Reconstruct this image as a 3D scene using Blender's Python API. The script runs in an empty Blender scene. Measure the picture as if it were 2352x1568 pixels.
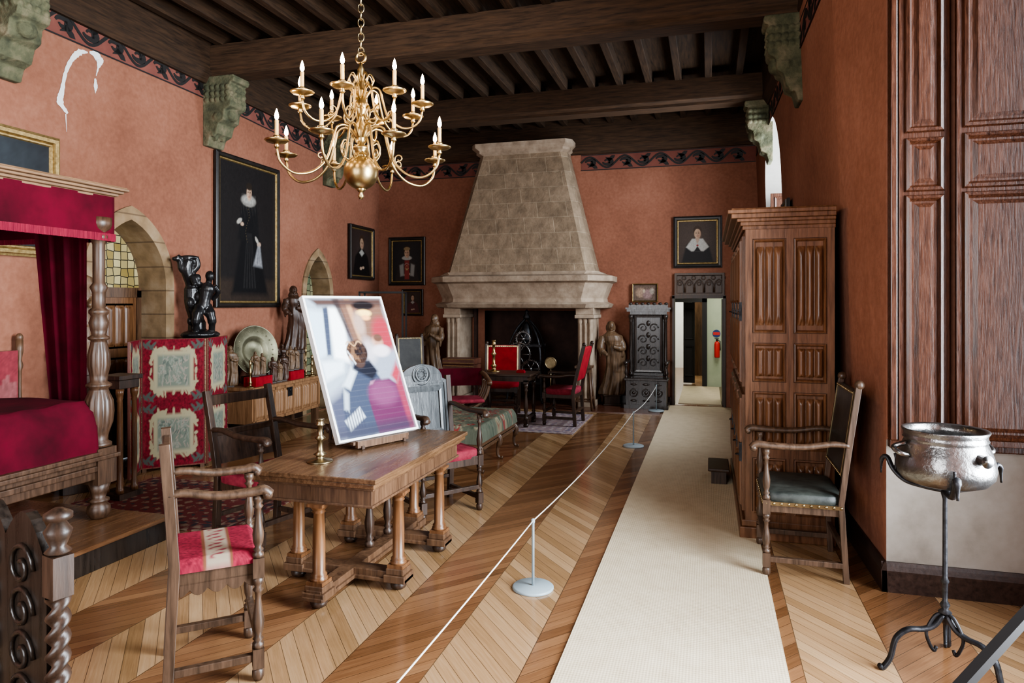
import bpy, bmesh, math, random
import numpy as np
from mathutils import Vector, Matrix
from mathutils.geometry import tessellate_polygon
random.seed(3)
S=bpy.context.scene
C=S.collection
pi=math.pi
# ------------------------------------------------------------------ mesh builder
def catmull(pts,n=6):
    P=[Vector(p) for p in pts]; P=[P[0]*2-P[1]]+P+[P[-1]*2-P[-2]]
    out=[]
    for i in range(1,len(P)-2):
        a,b,c,d=P[i-1:i+3]
        for k in range(n):
            t=k/n
            out.append(.5*((2*b)+(c-a)*t+(2*a-5*b+4*c-d)*t*t+(3*b-a-3*c+d)*t**3))
    out.append(P[-2]); return out
class MB:
    def __init__(s): s.v=[];s.f=[];s.sm=[]
    def add(s,vs,fs,smooth=False,M=None):
        o=len(s.v)
        for p in vs:
            if M is not None: p=M@Vector(p)
            s.v.append(tuple(p))
        for f in fs:
            s.f.append([o+i for i in f]); s.sm.append(smooth)
        return s
    def box(s,x0,x1,y0,y1,z0,z1,M=None):
        vs=[(x,y,z) for z in(z0,z1) for y in(y0,y1) for x in(x0,x1)]
        return s.add(vs,[(0,2,3,1),(4,5,7,6),(0,1,5,4),(2,6,7,3),(0,4,6,2),(1,3,7,5)],False,M)
    def lathe(s,prof,c=(0,0,0),n=20,M=None,smooth=True,fn=None):
        vs=[];fs=[]
        for (r,z) in prof:
            for i in range(n):
                a=2*pi*i/n; rr=r if fn is None else r*fn(a,z)
                vs.append((c[0]+rr*math.cos(a),c[1]+rr*math.sin(a),c[2]+z))
        for j in range(len(prof)-1):
            for i in range(n):
                k=(i+1)%n
                fs.append((j*n+i,j*n+k,(j+1)*n+k,(j+1)*n+i))
        fs.append(tuple(range(n))[::-1]); fs.append(tuple((len(prof)-1)*n+i for i in range(n)))
        return s.add(vs,fs,smooth,M)
    def tube(s,pts,r,n=8,M=None,smooth=True,rot=0,flat=1.0):
        P=[Vector(p) for p in pts]; m=len(P)
        R=list(r) if isinstance(r,(list,tuple)) else [r]*m
        while len(R)<m: R.append(R[-1])
        T=[((P[min(i+1,m-1)]-P[max(i-1,0)]).normalized()) for i in range(m)]
        up=Vector((0,0,1)) if abs(T[0].z)<.9 else Vector((1,0,0))
        N=(up-T[0]*up.dot(T[0])).normalized(); vs=[];fs=[]
        for i in range(m):
            N=(N-T[i]*N.dot(T[i]))
            if N.length<1e-5: N=T[i].orthogonal()
            N.normalize(); B=T[i].cross(N)
            for k in range(n):
                a=2*pi*k/n+rot
                vs.append(P[i]+(N*math.cos(a)+B*math.sin(a)*flat)*R[i])
        for j in range(m-1):
            for i in range(n):
                k=(i+1)%n
                fs.append((j*n+i,j*n+k,(j+1)*n+k,(j+1)*n+i))
        fs.append(tuple(range(n))[::-1]); fs.append(tuple((m-1)*n+i for i in range(n)))
        return s.add(vs,fs,smooth,M)
    def bar(s,p0,p1,w,M=None):
        return s.tube([p0,p1],w*.7071,4,M,False,pi/4)
    def bars(s,pts,w,M=None):
        return s.tube(pts,w*.7071,4,M,False,pi/4)
    def sup(s,c,r,e=1.0,n=18,m=10,M=None):
        def pw(x): return math.copysign(abs(x)**e,x)
        vs=[];fs=[]
        for j in range(m+1):
            t=-pi/2+pi*j/m
            for i in range(n):
                a=2*pi*i/n
                vs.append((c[0]+r[0]*pw(math.cos(t))*pw(math.cos(a)),c[1]+r[1]*pw(math.cos(t))*pw(math.sin(a)),c[2]+r[2]*pw(math.sin(t))))
        for j in range(m):
            for i in range(n):
                k=(i+1)%n
                fs.append((j*n+i,j*n+k,(j+1)*n+k,(j+1)*n+i))
        return s.add(vs,fs,True,M)
    def torus(s,c,R,r,n=24,m=8,M=None,flat=1):
        vs=[];fs=[]
        for i in range(n):
            a=2*pi*i/n
            for j in range(m):
                b=2*pi*j/m; q=R+r*math.cos(b)
                vs.append((c[0]+q*math.cos(a),c[1]+q*math.sin(a)*flat,c[2]+r*math.sin(b)))
        for i in range(n):
            for j in range(m):
                i2=(i+1)%n;j2=(j+1)%m
                fs.append((i*m+j,i2*m+j,i2*m+j2,i*m+j2))
        return s.add(vs,fs,True,M)
    def prism(s,poly,a,b,fmap,smooth=False):
        n=len(poly)
        vs=[fmap(u,v,a) for u,v in poly]+[fmap(u,v,b) for u,v in poly]
        tri=tessellate_polygon([[Vector((u,v,0)) for u,v in poly]])
        fs=[tuple(t) for t in tri]+[tuple(n+i for i in t)[::-1] for t in tri]
        for i in range(n):
            k=(i+1)%n; fs.append((i,k,n+k,n+i))
        return s.add(vs,fs,smooth)
    def grid(s,nx,ny,fn,smooth=True,M=None):
        vs=[fn(i/nx,j/ny) for j in range(ny+1) for i in range(nx+1)]
        fs=[(j*(nx+1)+i,j*(nx+1)+i+1,(j+1)*(nx+1)+i+1,(j+1)*(nx+1)+i) for j in range(ny) for i in range(nx)]
        return s.add(vs,fs,smooth,M)
    def linen(s,x0,x1,z0,z1,y,d=.02,folds=4,M=None):
        nx=folds*10; ny=24
        def fn(u,v):
            q=abs(math.sin(pi*folds*u)); p=q**.6
            e=min(v,1-v)
            edge=.05+.07*q
            m=max(0,min(1,(e-edge*.6)/.02))
            return (x0+(x1-x0)*u,y-d*(p*m),z0+(z1-z0)*v)
        return s.grid(nx,ny,fn,True,M)
    def frame(s,w,h,prof,M=None,cx=0,cz=0):
        vs=[];fs=[];m=len(prof)
        for (o,y) in prof:
            for sx,sz in((-1,-1),(1,-1),(1,1),(-1,1)):
                vs.append((cx+sx*(w/2+o),y,cz+sz*(h/2+o)))
        for j in range(m-1):
            for i in range(4):
                k=(i+1)%4; fs.append((j*4+i,j*4+k,(j+1)*4+k,(j+1)*4+i))
        return s.add(vs,fs,False,M)
    def obj(s,name,mat,parent=None,label=None,cat=None,loc=None,rz=0,bevel=0,kind=None,group=None,remesh=0,smoothit=0,rot=None,cols=None,norm=True):
        me=bpy.data.meshes.new(name); me.from_pydata(s.v,[],s.f); me.update()
        if norm:
            bm=bmesh.new(); bm.from_mesh(me)
            bmesh.ops.recalc_face_normals(bm,faces=bm.faces); bm.to_mesh(me); bm.free()
        me.polygons.foreach_set('use_smooth',s.sm)
        me.materials.append(mat)
        if cols is not None:
            at=me.color_attributes.new('Col','FLOAT_COLOR','POINT')
            at.data.foreach_set('color',np.asarray(cols,dtype=np.float32).ravel())
        o=bpy.data.objects.new(name,me); C.objects.link(o)
        if parent: o.parent=parent
        if loc: o.location=loc
        if rz: o.rotation_euler=(0,0,rz)
        if rot: o.rotation_euler=rot
        if label: o['label']=label
        if cat: o['category']=cat
        if kind: o['kind']=kind
        if group: o['group']=group
        if remesh:
            r=o.modifiers.new('r','REMESH'); r.mode='VOXEL'; r.voxel_size=remesh; r.use_smooth_shade=True
        if bevel:
            b=o.modifiers.new('b','BEVEL'); b.width=bevel; b.segments=2; b.limit_method='ANGLE'; b.angle_limit=math.radians(40)
        return o
def empty(name,label,cat,loc=(0,0,0),rz=0,group=None,rot=None):
    o=bpy.data.objects.new(name,None); o.empty_display_size=.1
    C.objects.link(o); o.location=loc; o.rotation_euler=rot if rot else (0,0,rz)
    o['label']=label; o['category']=cat
    if group: o['group']=group
    return o
def sub(name,parent,loc=(0,0,0),rz=0):
    o=bpy.data.objects.new(name,None); o.empty_display_size=.05
    C.objects.link(o); o.parent=parent; o.location=loc; o.rotation_euler=(0,0,rz); return o
# ------------------------------------------------------------------ materials
def newmat(name):
    m=bpy.data.materials.new(name); m.use_nodes=True; nt=m.node_tree
    return m,nt,nt.nodes['Principled BSDF']
def N(nt,t,**kw):
    n=nt.nodes.new(t)
    return n
def mth(nt,op,a,b=None,c=None):
    n=nt.nodes.new('ShaderNodeMath'); n.operation=op
    for i,x in enumerate((a,b,c)):
        if x is None: continue
        if hasattr(x,'is_output'): nt.links.new(x,n.inputs[i])
        else: n.inputs[i].default_value=x
    return n.outputs[0]
def ramp(nt,fac,stops):
    r=nt.nodes.new('ShaderNodeValToRGB'); cr=r.color_ramp
    while len(cr.elements)<len(stops): cr.elements.new(.5)
    for e,(p,c) in zip(cr.elements,stops): e.position=p; e.color=(*c,1)
    nt.links.new(fac,r.inputs[0]); return r.outputs[0]
def bump(nt,bs,h,st=.3,dist=.02):
    b=N(nt,'ShaderNodeBump'); b.inputs['Strength'].default_value=st; b.inputs['Distance'].default_value=dist
    nt.links.new(h,b.inputs['Height']); nt.links.new(b.outputs[0],bs.inputs['Normal'])
def nmat(name,stops,scale=(1,1,1),ns=5,detail=6,rough=.5,metal=0,bst=.2,bd=.01,sheen=0,rv=0,dist=0,spec=.5):
    m,nt,bs=newmat(name)
    tc=N(nt,'ShaderNodeTexCoord'); mp=N(nt,'ShaderNodeMapping'); mp.inputs['Scale'].default_value=scale
    nt.links.new(tc.outputs['Object'],mp.inputs[0])
    no=N(nt,'ShaderNodeTexNoise'); no.inputs['Scale'].default_value=ns; no.inputs['Detail'].default_value=detail
    no.inputs['Roughness'].default_value=.62; no.inputs['Distortion'].default_value=dist
    nt.links.new(mp.outputs[0],no.inputs['Vector'])
    nt.links.new(ramp(nt,no.outputs['Fac'],stops),bs.inputs['Base Color'])
    bs.inputs['Roughness'].default_value=rough; bs.inputs['Metallic'].default_value=metal; bs.inputs['Specular IOR Level'].default_value=spec
    if rv:
        nt.links.new(mth(nt,'MULTIPLY_ADD',no.outputs['Fac'],rv,rough-rv*.5),bs.inputs['Roughness'])
    if bst: bump(nt,bs,no.outputs['Fac'],bst,bd)
    if sheen:
        bs.inputs['Sheen Weight'].default_value=sheen; bs.inputs['Sheen Roughness'].default_value=.35
        bs.inputs['Sheen Tint'].default_value=(.8,.1,.15,1)
    return m
def wood(name,a,b,ax='z',rough=.42,k=1.0,bst=.25,spec=.5):
    sc={'z':(14,14,1.2),'y':(14,1.2,14),'x':(1.2,14,14)}[ax]
    c=tuple((x+y)/2 for x,y in zip(a,b))
    return nmat(name,[(.3,a),(.5,c),(.72,b)],scale=sc,ns=3.0*k,rough=rough,bst=bst,bd=.004,rv=.25,dist=.3,spec=spec)
OAKD=wood('dark_oak',(.016,.009,.006),(.065,.034,.02))
OAKDX=wood('dark_oak_x',(.016,.009,.006),(.065,.034,.02),'x')
OAKM=wood('mid_oak',(.045,.022,.012),(.15,.08,.042))
OAKG=wood('grey_brown_oak',(.026,.015,.009),(.10,.056,.033))
OAKB=wood('bed_oak',(.022,.011,.006),(.085,.044,.024))
OAKMY=wood('mid_oak_y',(.055,.028,.014),(.17,.092,.046),'y',rough=.26)
COLW=wood('column_oak',(.075,.030,.012),(.21,.098,.042),rough=.35)
WARD=wood('wardrobe_oak',(.06,.024,.010),(.19,.084,.038),rough=.36)
SHUT=wood('shutter_walnut',(.017,.0055,.003),(.075,.026,.012),rough=.26,k=2,spec=.4)
CHESTW=wood('chest_oak',(.15,.075,.035),(.33,.18,.09),'z')
CANOPY=wood('canopy_oak',(.08,.042,.02),(.22,.125,.065),'y')
CEIL=wood('ceiling_wood',(.014,.0075,.004),(.058,.030,.0145),'y',rough=.75,spec=.3)
CEILX=wood('ceiling_wood_x',(.018,.010,.0055),(.080,.042,.021),'x',rough=.75,spec=.3)
BASEB=wood('baseboard_wood',(.012,.006,.0045),(.038,.018,.012),'y',rough=.4)
STATW=wood('statue_wood',(.045,.025,.013),(.20,.12,.065),'z',rough=.45)
STATD=wood('statue_dark_wood',(.022,.010,.007),(.085,.042,.024),'z',rough=.4)
BLACKB=nmat('black_bronze',[(.3,(.004,.004,.005)),(.7,(.02,.018,.018))],ns=8,rough=.3,bst=.3)
IRON=nmat('wrought_iron',[(.3,(.012,.012,.014)),(.7,(.05,.05,.055))],ns=20,rough=.45,metal=.7,bst=.4)
STEEL=nmat('old_pewter',[(.3,(.10,.097,.093)),(.7,(.30,.29,.285))],ns=6,rough=.3,metal=.95,bst=.6,bd=.02)
BRASS=nmat('brass',[(.3,(.30,.205,.092)),(.7,(.48,.355,.18))],ns=9,rough=.32,metal=1,bst=.1)
BRASSD=nmat('dull_brass',[(.3,(.20,.15,.08)),(.7,(.36,.285,.17))],ns=9,rough=.35,metal=1,bst=.1)
GOLD=nmat('gilt',[(.3,(.22,.14,.05)),(.7,(.50,.36,.16))],ns=30,rough=.45,metal=.8,bst=.3)
BLKF=nmat('ebonised_frame',[(.3,(.006,.005,.005)),(.7,(.02,.017,.015))],ns=8,rough=.35,bst=.1)
VELV=nmat('crimson_velvet',[(.3,(.030,.0006,.004)),(.7,(.085,.002,.011))],ns=3,rough=.9,bst=.25,bd=.01,spec=.15)
VELV2=nmat('rose_velvet',[(.3,(.14,.012,.024)),(.7,(.29,.04,.06))],ns=14,rough=.85,bst=.3,spec=.2)
FRINGE=nmat('fringe',[(.3,(.10,.004,.016)),(.7,(.23,.015,.035))],scale=(60,60,2),ns=3,rough=.85,bst=.6,spec=.2)
REDBOX=nmat('red_cloth',[(.3,(.19,.005,.010)),(.7,(.30,.012,.020))],ns=9,rough=.85,spec=.2)
LEATH=nmat('dark_leather',[(.3,(.008,.008,.008)),(.7,(.03,.028,.024))],ns=9,rough=.4,bst=.4)
GLEATH=nmat('green_leather',[(.3,(.010,.013,.011)),(.7,(.05,.056,.048))],ns=12,rough=.5,bst=.4)
WHITE=nmat('white_lacquer',[(.3,(.75,.75,.74)),(.7,(.82,.82,.81))],ns=4,rough=.4,bst=0)
GREYP=nmat('grey_paint',[(.3,(.27,.33,.36)),(.7,(.32,.38,.41))],ns=4,rough=.4,bst=0)
CORD=nmat('cord',[(.3,(.7,.68,.62)),(.7,(.85,.83,.78))],ns=60,rough=.7,bst=.2)
CANDLE=nmat('candle_wax',[(.3,(.62,.36,.12)),(.7,(.78,.52,.22))],ns=12,rough=.5,bst=.2)
STONEG=nmat('corbel_stone',[(.3,(.030,.034,.018)),(.5,(.085,.085,.045)),(.72,(.19,.155,.095))],ns=6,rough=.9,bst=1,bd=.03)
SOOTR=nmat('firebox_side',[(.3,(.028,.016,.013)),(.7,(.085,.045,.036))],ns=3,rough=.9)
TILE=nmat('hearth_tile',[(.3,(.07,.025,.015)),(.7,(.15,.06,.035))],ns=7,rough=.2)
GREENW=nmat('pale_green_plaster',[(.3,(.34,.40,.28)),(.7,(.44,.49,.36))],ns=2,rough=.9)
NICHE=nmat('grey_plaster',[(.25,(.14,.115,.093)),(.45,(.225,.195,.163)),(.62,(.27,.24,.208)),(.8,(.30,.275,.245))],ns=3.2,detail=9,rough=.9,bst=.3)
REDP=nmat('red_paint',[(.3,(.5,.015,.01)),(.7,(.6,.02,.015))],ns=3,rough=.5,bst=0)
BLUEP=nmat('blue_sign',[(.3,(.02,.04,.16)),(.7,(.025,.05,.18))],ns=3,rough=.8,bst=0)
BLKP=nmat('black_paint',[(.3,(.008,.007,.007)),(.7,(.015,.012,.011))],ns=3,rough=.6,bst=0)
FRZ=nmat('frieze_ground',[(.3,(.14,.042,.032)),(.7,(.21,.072,.052))],ns=3,rough=.9)
def plaster():
    m,nt,bs=newmat('red_plaster')
    g=N(nt,'ShaderNodeNewGeometry')
    n1=N(nt,'ShaderNodeTexNoise'); n1.inputs['Scale'].default_value=.8; n1.inputs['Detail'].default_value=10; n1.inputs['Roughness'].default_value=.66
    n2=N(nt,'ShaderNodeTexNoise'); n2.inputs['Scale'].default_value=22; n2.inputs['Detail'].default_value=6
    for n in(n1,n2): nt.links.new(g.outputs['Position'],n.inputs['Vector'])
    f=mth(nt,'MULTIPLY_ADD',n2.outputs['Fac'],.3,mth(nt,'MULTIPLY',n1.outputs['Fac'],.7))
    nt.links.new(ramp(nt,f,[(.34,(.185,.073,.044)),(.5,(.255,.106,.065)),(.66,(.32,.142,.092))]),bs.inputs['Base Color'])
    bs.inputs['Roughness'].default_value=.9; bs.inputs['Specular IOR Level'].default_value=.3
    bump(nt,bs,n2.outputs['Fac'],.35,.015); return m
PLAS=plaster()
def floor_mat():
    m,nt,bs=newmat('chevron_parquet')
    g=N(nt,'ShaderNodeNewGeometry'); sp=N(nt,'ShaderNodeSeparateXYZ'); nt.links.new(g.outputs['Position'],sp.inputs[0])
    X,Y=sp.outputs[0],sp.outputs[1]; W=.43
    q=mth(nt,'DIVIDE',mth(nt,'ADD',X,.86+8.6),W)
    b=mth(nt,'FLOOR',q); fx=mth(nt,'FRACT',q); par=mth(nt,'FLOORED_MODULO',b,2.0)
    d=mth(nt,'MULTIPLY_ADD',par,2.0,-1.0)
    p=mth(nt,'DIVIDE',mth(nt,'ADD',Y,mth(nt,'MULTIPLY',mth(nt,'MULTIPLY',fx,W*1.15),d)),.11)
    pid=mth(nt,'FLOOR',p); fr=mth(nt,'FRACT',p)
    cv=N(nt,'ShaderNodeCombineXYZ'); nt.links.new(pid,cv.inputs[0]); nt.links.new(b,cv.inputs[1])
    wn=N(nt,'ShaderNodeTexWhiteNoise'); wn.noise_dimensions='3D'; nt.links.new(cv.outputs[0],wn.inputs['Vector'])
    al=mth(nt,'SUBTRACT',X,mth(nt,'MULTIPLY',d,Y))
    gv=N(nt,'ShaderNodeCombineXYZ'); nt.links.new(mth(nt,'MULTIPLY',p,3.5),gv.inputs[0]); nt.links.new(mth(nt,'MULTIPLY',al,1.2),gv.inputs[1]); nt.links.new(mth(nt,'MULTIPLY',wn.outputs[0],30),gv.inputs[2])
    gn=N(nt,'ShaderNodeTexNoise'); gn.inputs['Scale'].default_value=2.2; gn.inputs['Detail'].default_value=6; gn.inputs['Roughness'].default_value=.7
    nt.links.new(gv.outputs[0],gn.inputs['Vector'])
    t=mth(nt,'ADD',mth(nt,'MULTIPLY',wn.outputs[0],.38),mth(nt,'MULTIPLY',gn.outputs['Fac'],.62))
    light=ramp(nt,t,[(.2,(.19,.105,.045)),(.5,(.32,.19,.095)),(.8,(.43,.285,.16))])
    dark=ramp(nt,t,[(.2,(.09,.040,.016)),(.5,(.17,.080,.036)),(.8,(.26,.135,.064))])
    mx=N(nt,'ShaderNodeMix'); mx.data_type='RGBA'; nt.links.new(par,mx.inputs[0]); nt.links.new(dark,mx.inputs[6]); nt.links.new(light,mx.inputs[7])  # bands differ in base colour to imitate sheen that turns with the grain
    e1=mth(nt,'LESS_THAN',fr,.04); e2=mth(nt,'LESS_THAN',fx,.010)
    e=mth(nt,'MAXIMUM',e1,e2)
    m2=N(nt,'ShaderNodeMix'); m2.data_type='RGBA'; nt.links.new(mth(nt,'MULTIPLY',e,.8),m2.inputs[0]); nt.links.new(mx.outputs[2],m2.inputs[6]); m2.inputs[7].default_value=(.03,.014,.006,1)
    nt.links.new(m2.outputs[2],bs.inputs['Base Color'])
    nt.links.new(mth(nt,'MULTIPLY_ADD',gn.outputs['Fac'],.20,.10),bs.inputs['Roughness'])
    bump(nt,bs,mth(nt,'SUBTRACT',mth(nt,'MULTIPLY',gn.outputs['Fac'],.25),e),.2,.003)
    bs.inputs['Specular IOR Level'].default_value=.7
    return m
FLOOR=floor_mat()
def block_mat():
    m,nt,bs=newmat('hood_stone')
    tc=N(nt,'ShaderNodeTexCoord'); sp=N(nt,'ShaderNodeSeparateXYZ'); nt.links.new(tc.outputs['Object'],sp.inputs[0])
    cv=N(nt,'ShaderNodeCombineXYZ'); nt.links.new(mth(nt,'ADD',sp.outputs[0],sp.outputs[1]),cv.inputs[0]); nt.links.new(sp.outputs[2],cv.inputs[1])
    br=N(nt,'ShaderNodeTexBrick'); nt.links.new(cv.outputs[0],br.inputs['Vector'])
    br.inputs['Scale'].default_value=1; br.inputs['Brick Width'].default_value=.52; br.inputs['Row Height'].default_value=.27
    br.inputs['Mortar Size'].default_value=.007; br.inputs['Mortar Smooth'].default_value=.3
    br.inputs['Color1'].default_value=(.235,.175,.12,1); br.inputs['Color2'].default_value=(.29,.22,.155,1); br.inputs['Mortar'].default_value=(.37,.295,.215,1)
    no=N(nt,'ShaderNodeTexNoise'); no.inputs['Scale'].default_value=6; no.inputs['Detail'].default_value=9; no.inputs['Roughness'].default_value=.65
    nt.links.new(tc.outputs['Object'],no.inputs['Vector'])
    r=ramp(nt,no.outputs['Fac'],[(.3,(.60,.57,.53)),(.7,(1.2,1.17,1.12))])
    mx=N(nt,'ShaderNodeMix'); mx.data_type='RGBA'; mx.blend_type='MULTIPLY'; mx.inputs[0].default_value=1
    nt.links.new(br.outputs[0],mx.inputs[6]); nt.links.new(r,mx.inputs[7]); nt.links.new(mx.outputs[2],bs.inputs['Base Color'])
    bs.inputs['Roughness'].default_value=.9
    bump(nt,bs,mth(nt,'ADD',no.outputs['Fac'],mth(nt,'MULTIPLY',br.outputs['Fac'],-.4)),.6,.03); return m
BLOCK=block_mat()
STONEM=nmat('mantel_stone',[(.25,(.19,.135,.09)),(.5,(.33,.25,.18)),(.75,(.45,.36,.27))],ns=5,rough=.85,bst=.6,bd=.02)
def runner_mat():
    m,nt,bs=newmat('sisal_runner')
    g=N(nt,'ShaderNodeNewGeometry'); sp=N(nt,'ShaderNodeSeparateXYZ'); nt.links.new(g.outputs['Position'],sp.inputs[0])
    wy=mth(nt,'SINE',mth(nt,'MULTIPLY',sp.outputs[1],330)); wx=mth(nt,'SINE',mth(nt,'MULTIPLY',sp.outputs[0],420))
    h=mth(nt,'ADD',mth(nt,'MULTIPLY',wx,.3),mth(nt,'MULTIPLY',wy,.7))
    no=N(nt,'ShaderNodeTexNoise'); no.inputs['Scale'].default_value=9; no.inputs['Detail'].default_value=8; nt.links.new(g.outputs['Position'],no.inputs['Vector'])
    t=mth(nt,'ADD',mth(nt,'MULTIPLY',h,.10),mth(nt,'MULTIPLY_ADD',no.outputs['Fac'],.35,.33))
    nt.links.new(ramp(nt,t,[(.3,(.42,.33,.215)),(.5,(.58,.48,.335)),(.8,(.66,.565,.42))]),bs.inputs['Base Color'])
    bs.inputs['Roughness'].default_value=.95; bump(nt,bs,h,.35,.003); return m
RUNNER=runner_mat()
def leaded(name,c1,c2,sc,em):
    m,nt,bs=newmat(name); tc=N(nt,'ShaderNodeTexCoord')
    v=N(nt,'ShaderNodeTexVoronoi'); v.feature='DISTANCE_TO_EDGE'; v.inputs['Scale'].default_value=sc; v.inputs['Randomness'].default_value=.25
    v2=N(nt,'ShaderNodeTexVoronoi'); v2.inputs['Scale'].default_value=sc; v2.inputs['Randomness'].default_value=.25
    for q in(v,v2): nt.links.new(tc.outputs['Object'],q.inputs['Vector'])
    sp=N(nt,'ShaderNodeSeparateColor'); nt.links.new(v2.outputs['Color'],sp.inputs[0])
    c=ramp(nt,sp.outputs[0],[(.1,c1),(.9,c2)])
    e=mth(nt,'GREATER_THAN',v.outputs['Distance'],.05)
    mx=N(nt,'ShaderNodeMix'); mx.data_type='RGBA'; nt.links.new(e,mx.inputs[0]); mx.inputs[6].default_value=(.01,.01,.01,1); nt.links.new(c,mx.inputs[7])
    nt.links.new(mx.outputs[2],bs.inputs['Base Color']); nt.links.new(mx.outputs[2],bs.inputs['Emission Color']); bs.inputs['Emission Strength'].default_value=em  # faint emission imitates light coming through the glass from behind
    bs.inputs['Roughness'].default_value=.2; return m
GLASSY=leaded('leaded_yellow_glass',(.24,.18,.06),(.46,.40,.21),11,.25)
GLASSG=leaded('leaded_green_glass',(.10,.13,.08),(.25,.24,.14),9,.15)
def rug(name,w,h,c1,c2,c3,k=26):
    m,nt,bs=newmat(name); tc=N(nt,'ShaderNodeTexCoord'); sp=N(nt,'ShaderNodeSeparateXYZ'); nt.links.new(tc.outputs['Object'],sp.inputs[0])
    ax=mth(nt,'ABSOLUTE',sp.outputs[0]); ay=mth(nt,'ABSOLUTE',sp.outputs[1])
    e=mth(nt,'MINIMUM',mth(nt,'SUBTRACT',w/2,ax),mth(nt,'SUBTRACT',h/2,ay))
    bd=mth(nt,'LESS_THAN',mth(nt,'ABSOLUTE',mth(nt,'SUBTRACT',e,.11)),.055)
    p=mth(nt,'MULTIPLY',mth(nt,'SINE',mth(nt,'MULTIPLY',mth(nt,'ADD',ax,ay),k)),mth(nt,'SINE',mth(nt,'MULTIPLY',mth(nt,'SUBTRACT',ax,ay),k)))
    no=N(nt,'ShaderNodeTexNoise'); no.inputs['Scale'].default_value=22; nt.links.new(tc.outputs['Object'],no.inputs['Vector'])
    t=mth(nt,'ADD',mth(nt,'MULTIPLY',p,.3),no.outputs['Fac'])
    a=ramp(nt,t,[(.2,c2),(.3,c1),(.62,c1),(.72,c3)]); b=ramp(nt,t,[(.3,c3),(.5,c1),(.7,c2)])
    mx=N(nt,'ShaderNodeMix'); mx.data_type='RGBA'; nt.links.new(bd,mx.inputs[0]); nt.links.new(a,mx.inputs[6]); nt.links.new(b,mx.inputs[7])
    nt.links.new(mx.outputs[2],bs.inputs['Base Color']); bs.inputs['Roughness'].default_value=.95; return m
def colmat(name,rough=.35,sheen=0,spec=.5):
    m,nt,bs=newmat(name); a=N(nt,'ShaderNodeVertexColor'); a.layer_name='Col'
    nt.links.new(a.outputs[0],bs.inputs['Base Color']); bs.inputs['Roughness'].default_value=rough
    bs.inputs['Specular IOR Level'].default_value=spec
    return m
PAINT=colmat('oil_paint',.5,spec=.25)
PHOTO=colmat('photo_print',.3,spec=.3)
FABRIC=colmat('woven_fabric',.85,spec=.2)
def emis(name,c,s):
    m,nt,bs=newmat(name); bs.inputs['Base Color'].default_value=(*c,1); bs.inputs['Emission Color'].default_value=(*c,1); bs.inputs['Emission Strength'].default_value=s; return m
FLAME=emis('lit_bulb',(1,.70,.34),60)
# ------------------------------------------------------------------ 2D painter on vertex grids
class PT:
    def __init__(s,nx,ny,bg):
        u=np.linspace(0,1,nx+1); v=np.linspace(0,1,ny+1)
        s.U,s.V=np.meshgrid(u,v); s.nx,s.ny=nx,ny
        s.c=np.ones(s.U.shape+(3,))*np.array(bg)
    def mix(s,a,col):
        a=np.clip(a,0,1)[...,None]; s.c=s.c*(1-a)+np.array(col)*a; return s
    def E(s,cx,cy,rx,ry,col,soft=.15,rot=0,al=1):
        x=s.U-cx;y=s.V-cy;c,q=math.cos(rot),math.sin(rot)
        d=np.sqrt(((x*c+y*q)/rx)**2+((-x*q+y*c)/ry)**2)
        return s.mix(np.clip((1-d)/soft+.5,0,1)*al,col)
    def R(s,x0,x1,y0,y1,col,soft=.01,al=1):
        a=np.minimum(np.minimum(s.U-x0,x1-s.U),np.minimum(s.V-y0,y1-s.V))/soft+.5
        return s.mix(np.clip(a,0,1)*al,col)
    def P(s,pts,col,soft=.01,al=1):
        n=len(pts); ar=sum(pts[i][0]*pts[(i+1)%n][1]-pts[(i+1)%n][0]*pts[i][1] for i in range(n))
        if ar<0: pts=pts[::-1]
        a=np.full(s.U.shape,9.)
        for i in range(n):
            x0,y0=pts[i];x1,y1=pts[(i+1)%n]; L=math.hypot(x1-x0,y1-y0)
            a=np.minimum(a,((x1-x0)*(s.V-y0)-(y1-y0)*(s.U-x0))/L)
        return s.mix(np.clip(a/soft+.5,0,1)*al,col)
    def noise(s,amt=.15,seed=0):
        r=np.random.RandomState(seed); n=r.rand(*s.U.shape)
        n=(n+np.roll(n,1,0)+np.roll(n,1,1)+np.roll(n,-1,0))/4
        s.c=s.c*(1+amt*(n-.5)*2)[...,None]; return s
    def obj(s,name,w,h,mat,parent=None,y=0,x0=None,z0=0,fn=None,**k):
        x0=-w/2 if x0 is None else x0
        mb=MB(); f=fn or (lambda u,v:(x0+w*u,y,z0+h*v))
        mb.grid(s.nx,s.ny,f,True)
        col=np.concatenate([s.c,np.ones(s.U.shape+(1,))],-1).reshape(-1,4)
        return mb.obj(name,mat,parent,cols=col,norm=False,**k)
def painting(label,loc,rz,w,h,pt,style='black',fw=.06,tilt=0):
    r=empty('painting',label,'painting',loc,rot=(tilt,0,rz))
    iw,ih=w-2*fw,h-2*fw
    m=BLKF if style=='black' else GOLD
    MB().frame(iw,ih,[(fw*.25,-.02),(fw*.35,-.045),(fw*.7,-.05),(fw*.8,-.035),(fw,-.03),(fw,0)],cz=h/2).obj('frame',m,r)
    MB().frame(iw,ih,[(-fw*.1,-.012),(0,-.028),(fw*.15,-.03),(fw*.27,-.02)],cz=h/2).obj('frame_liner',GOLD if style!='wood' else OAKD,r,label='narrow gilt inner fillet')
    MB().box(-w/2+.01,w/2-.01,-.004,.0,.01,h-.01).obj('backing_board',BLKF,r)
    pt.obj('canvas',iw*1.0,ih*1.0,PAINT,r,y=-.012,z0=fw)
    return r
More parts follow.
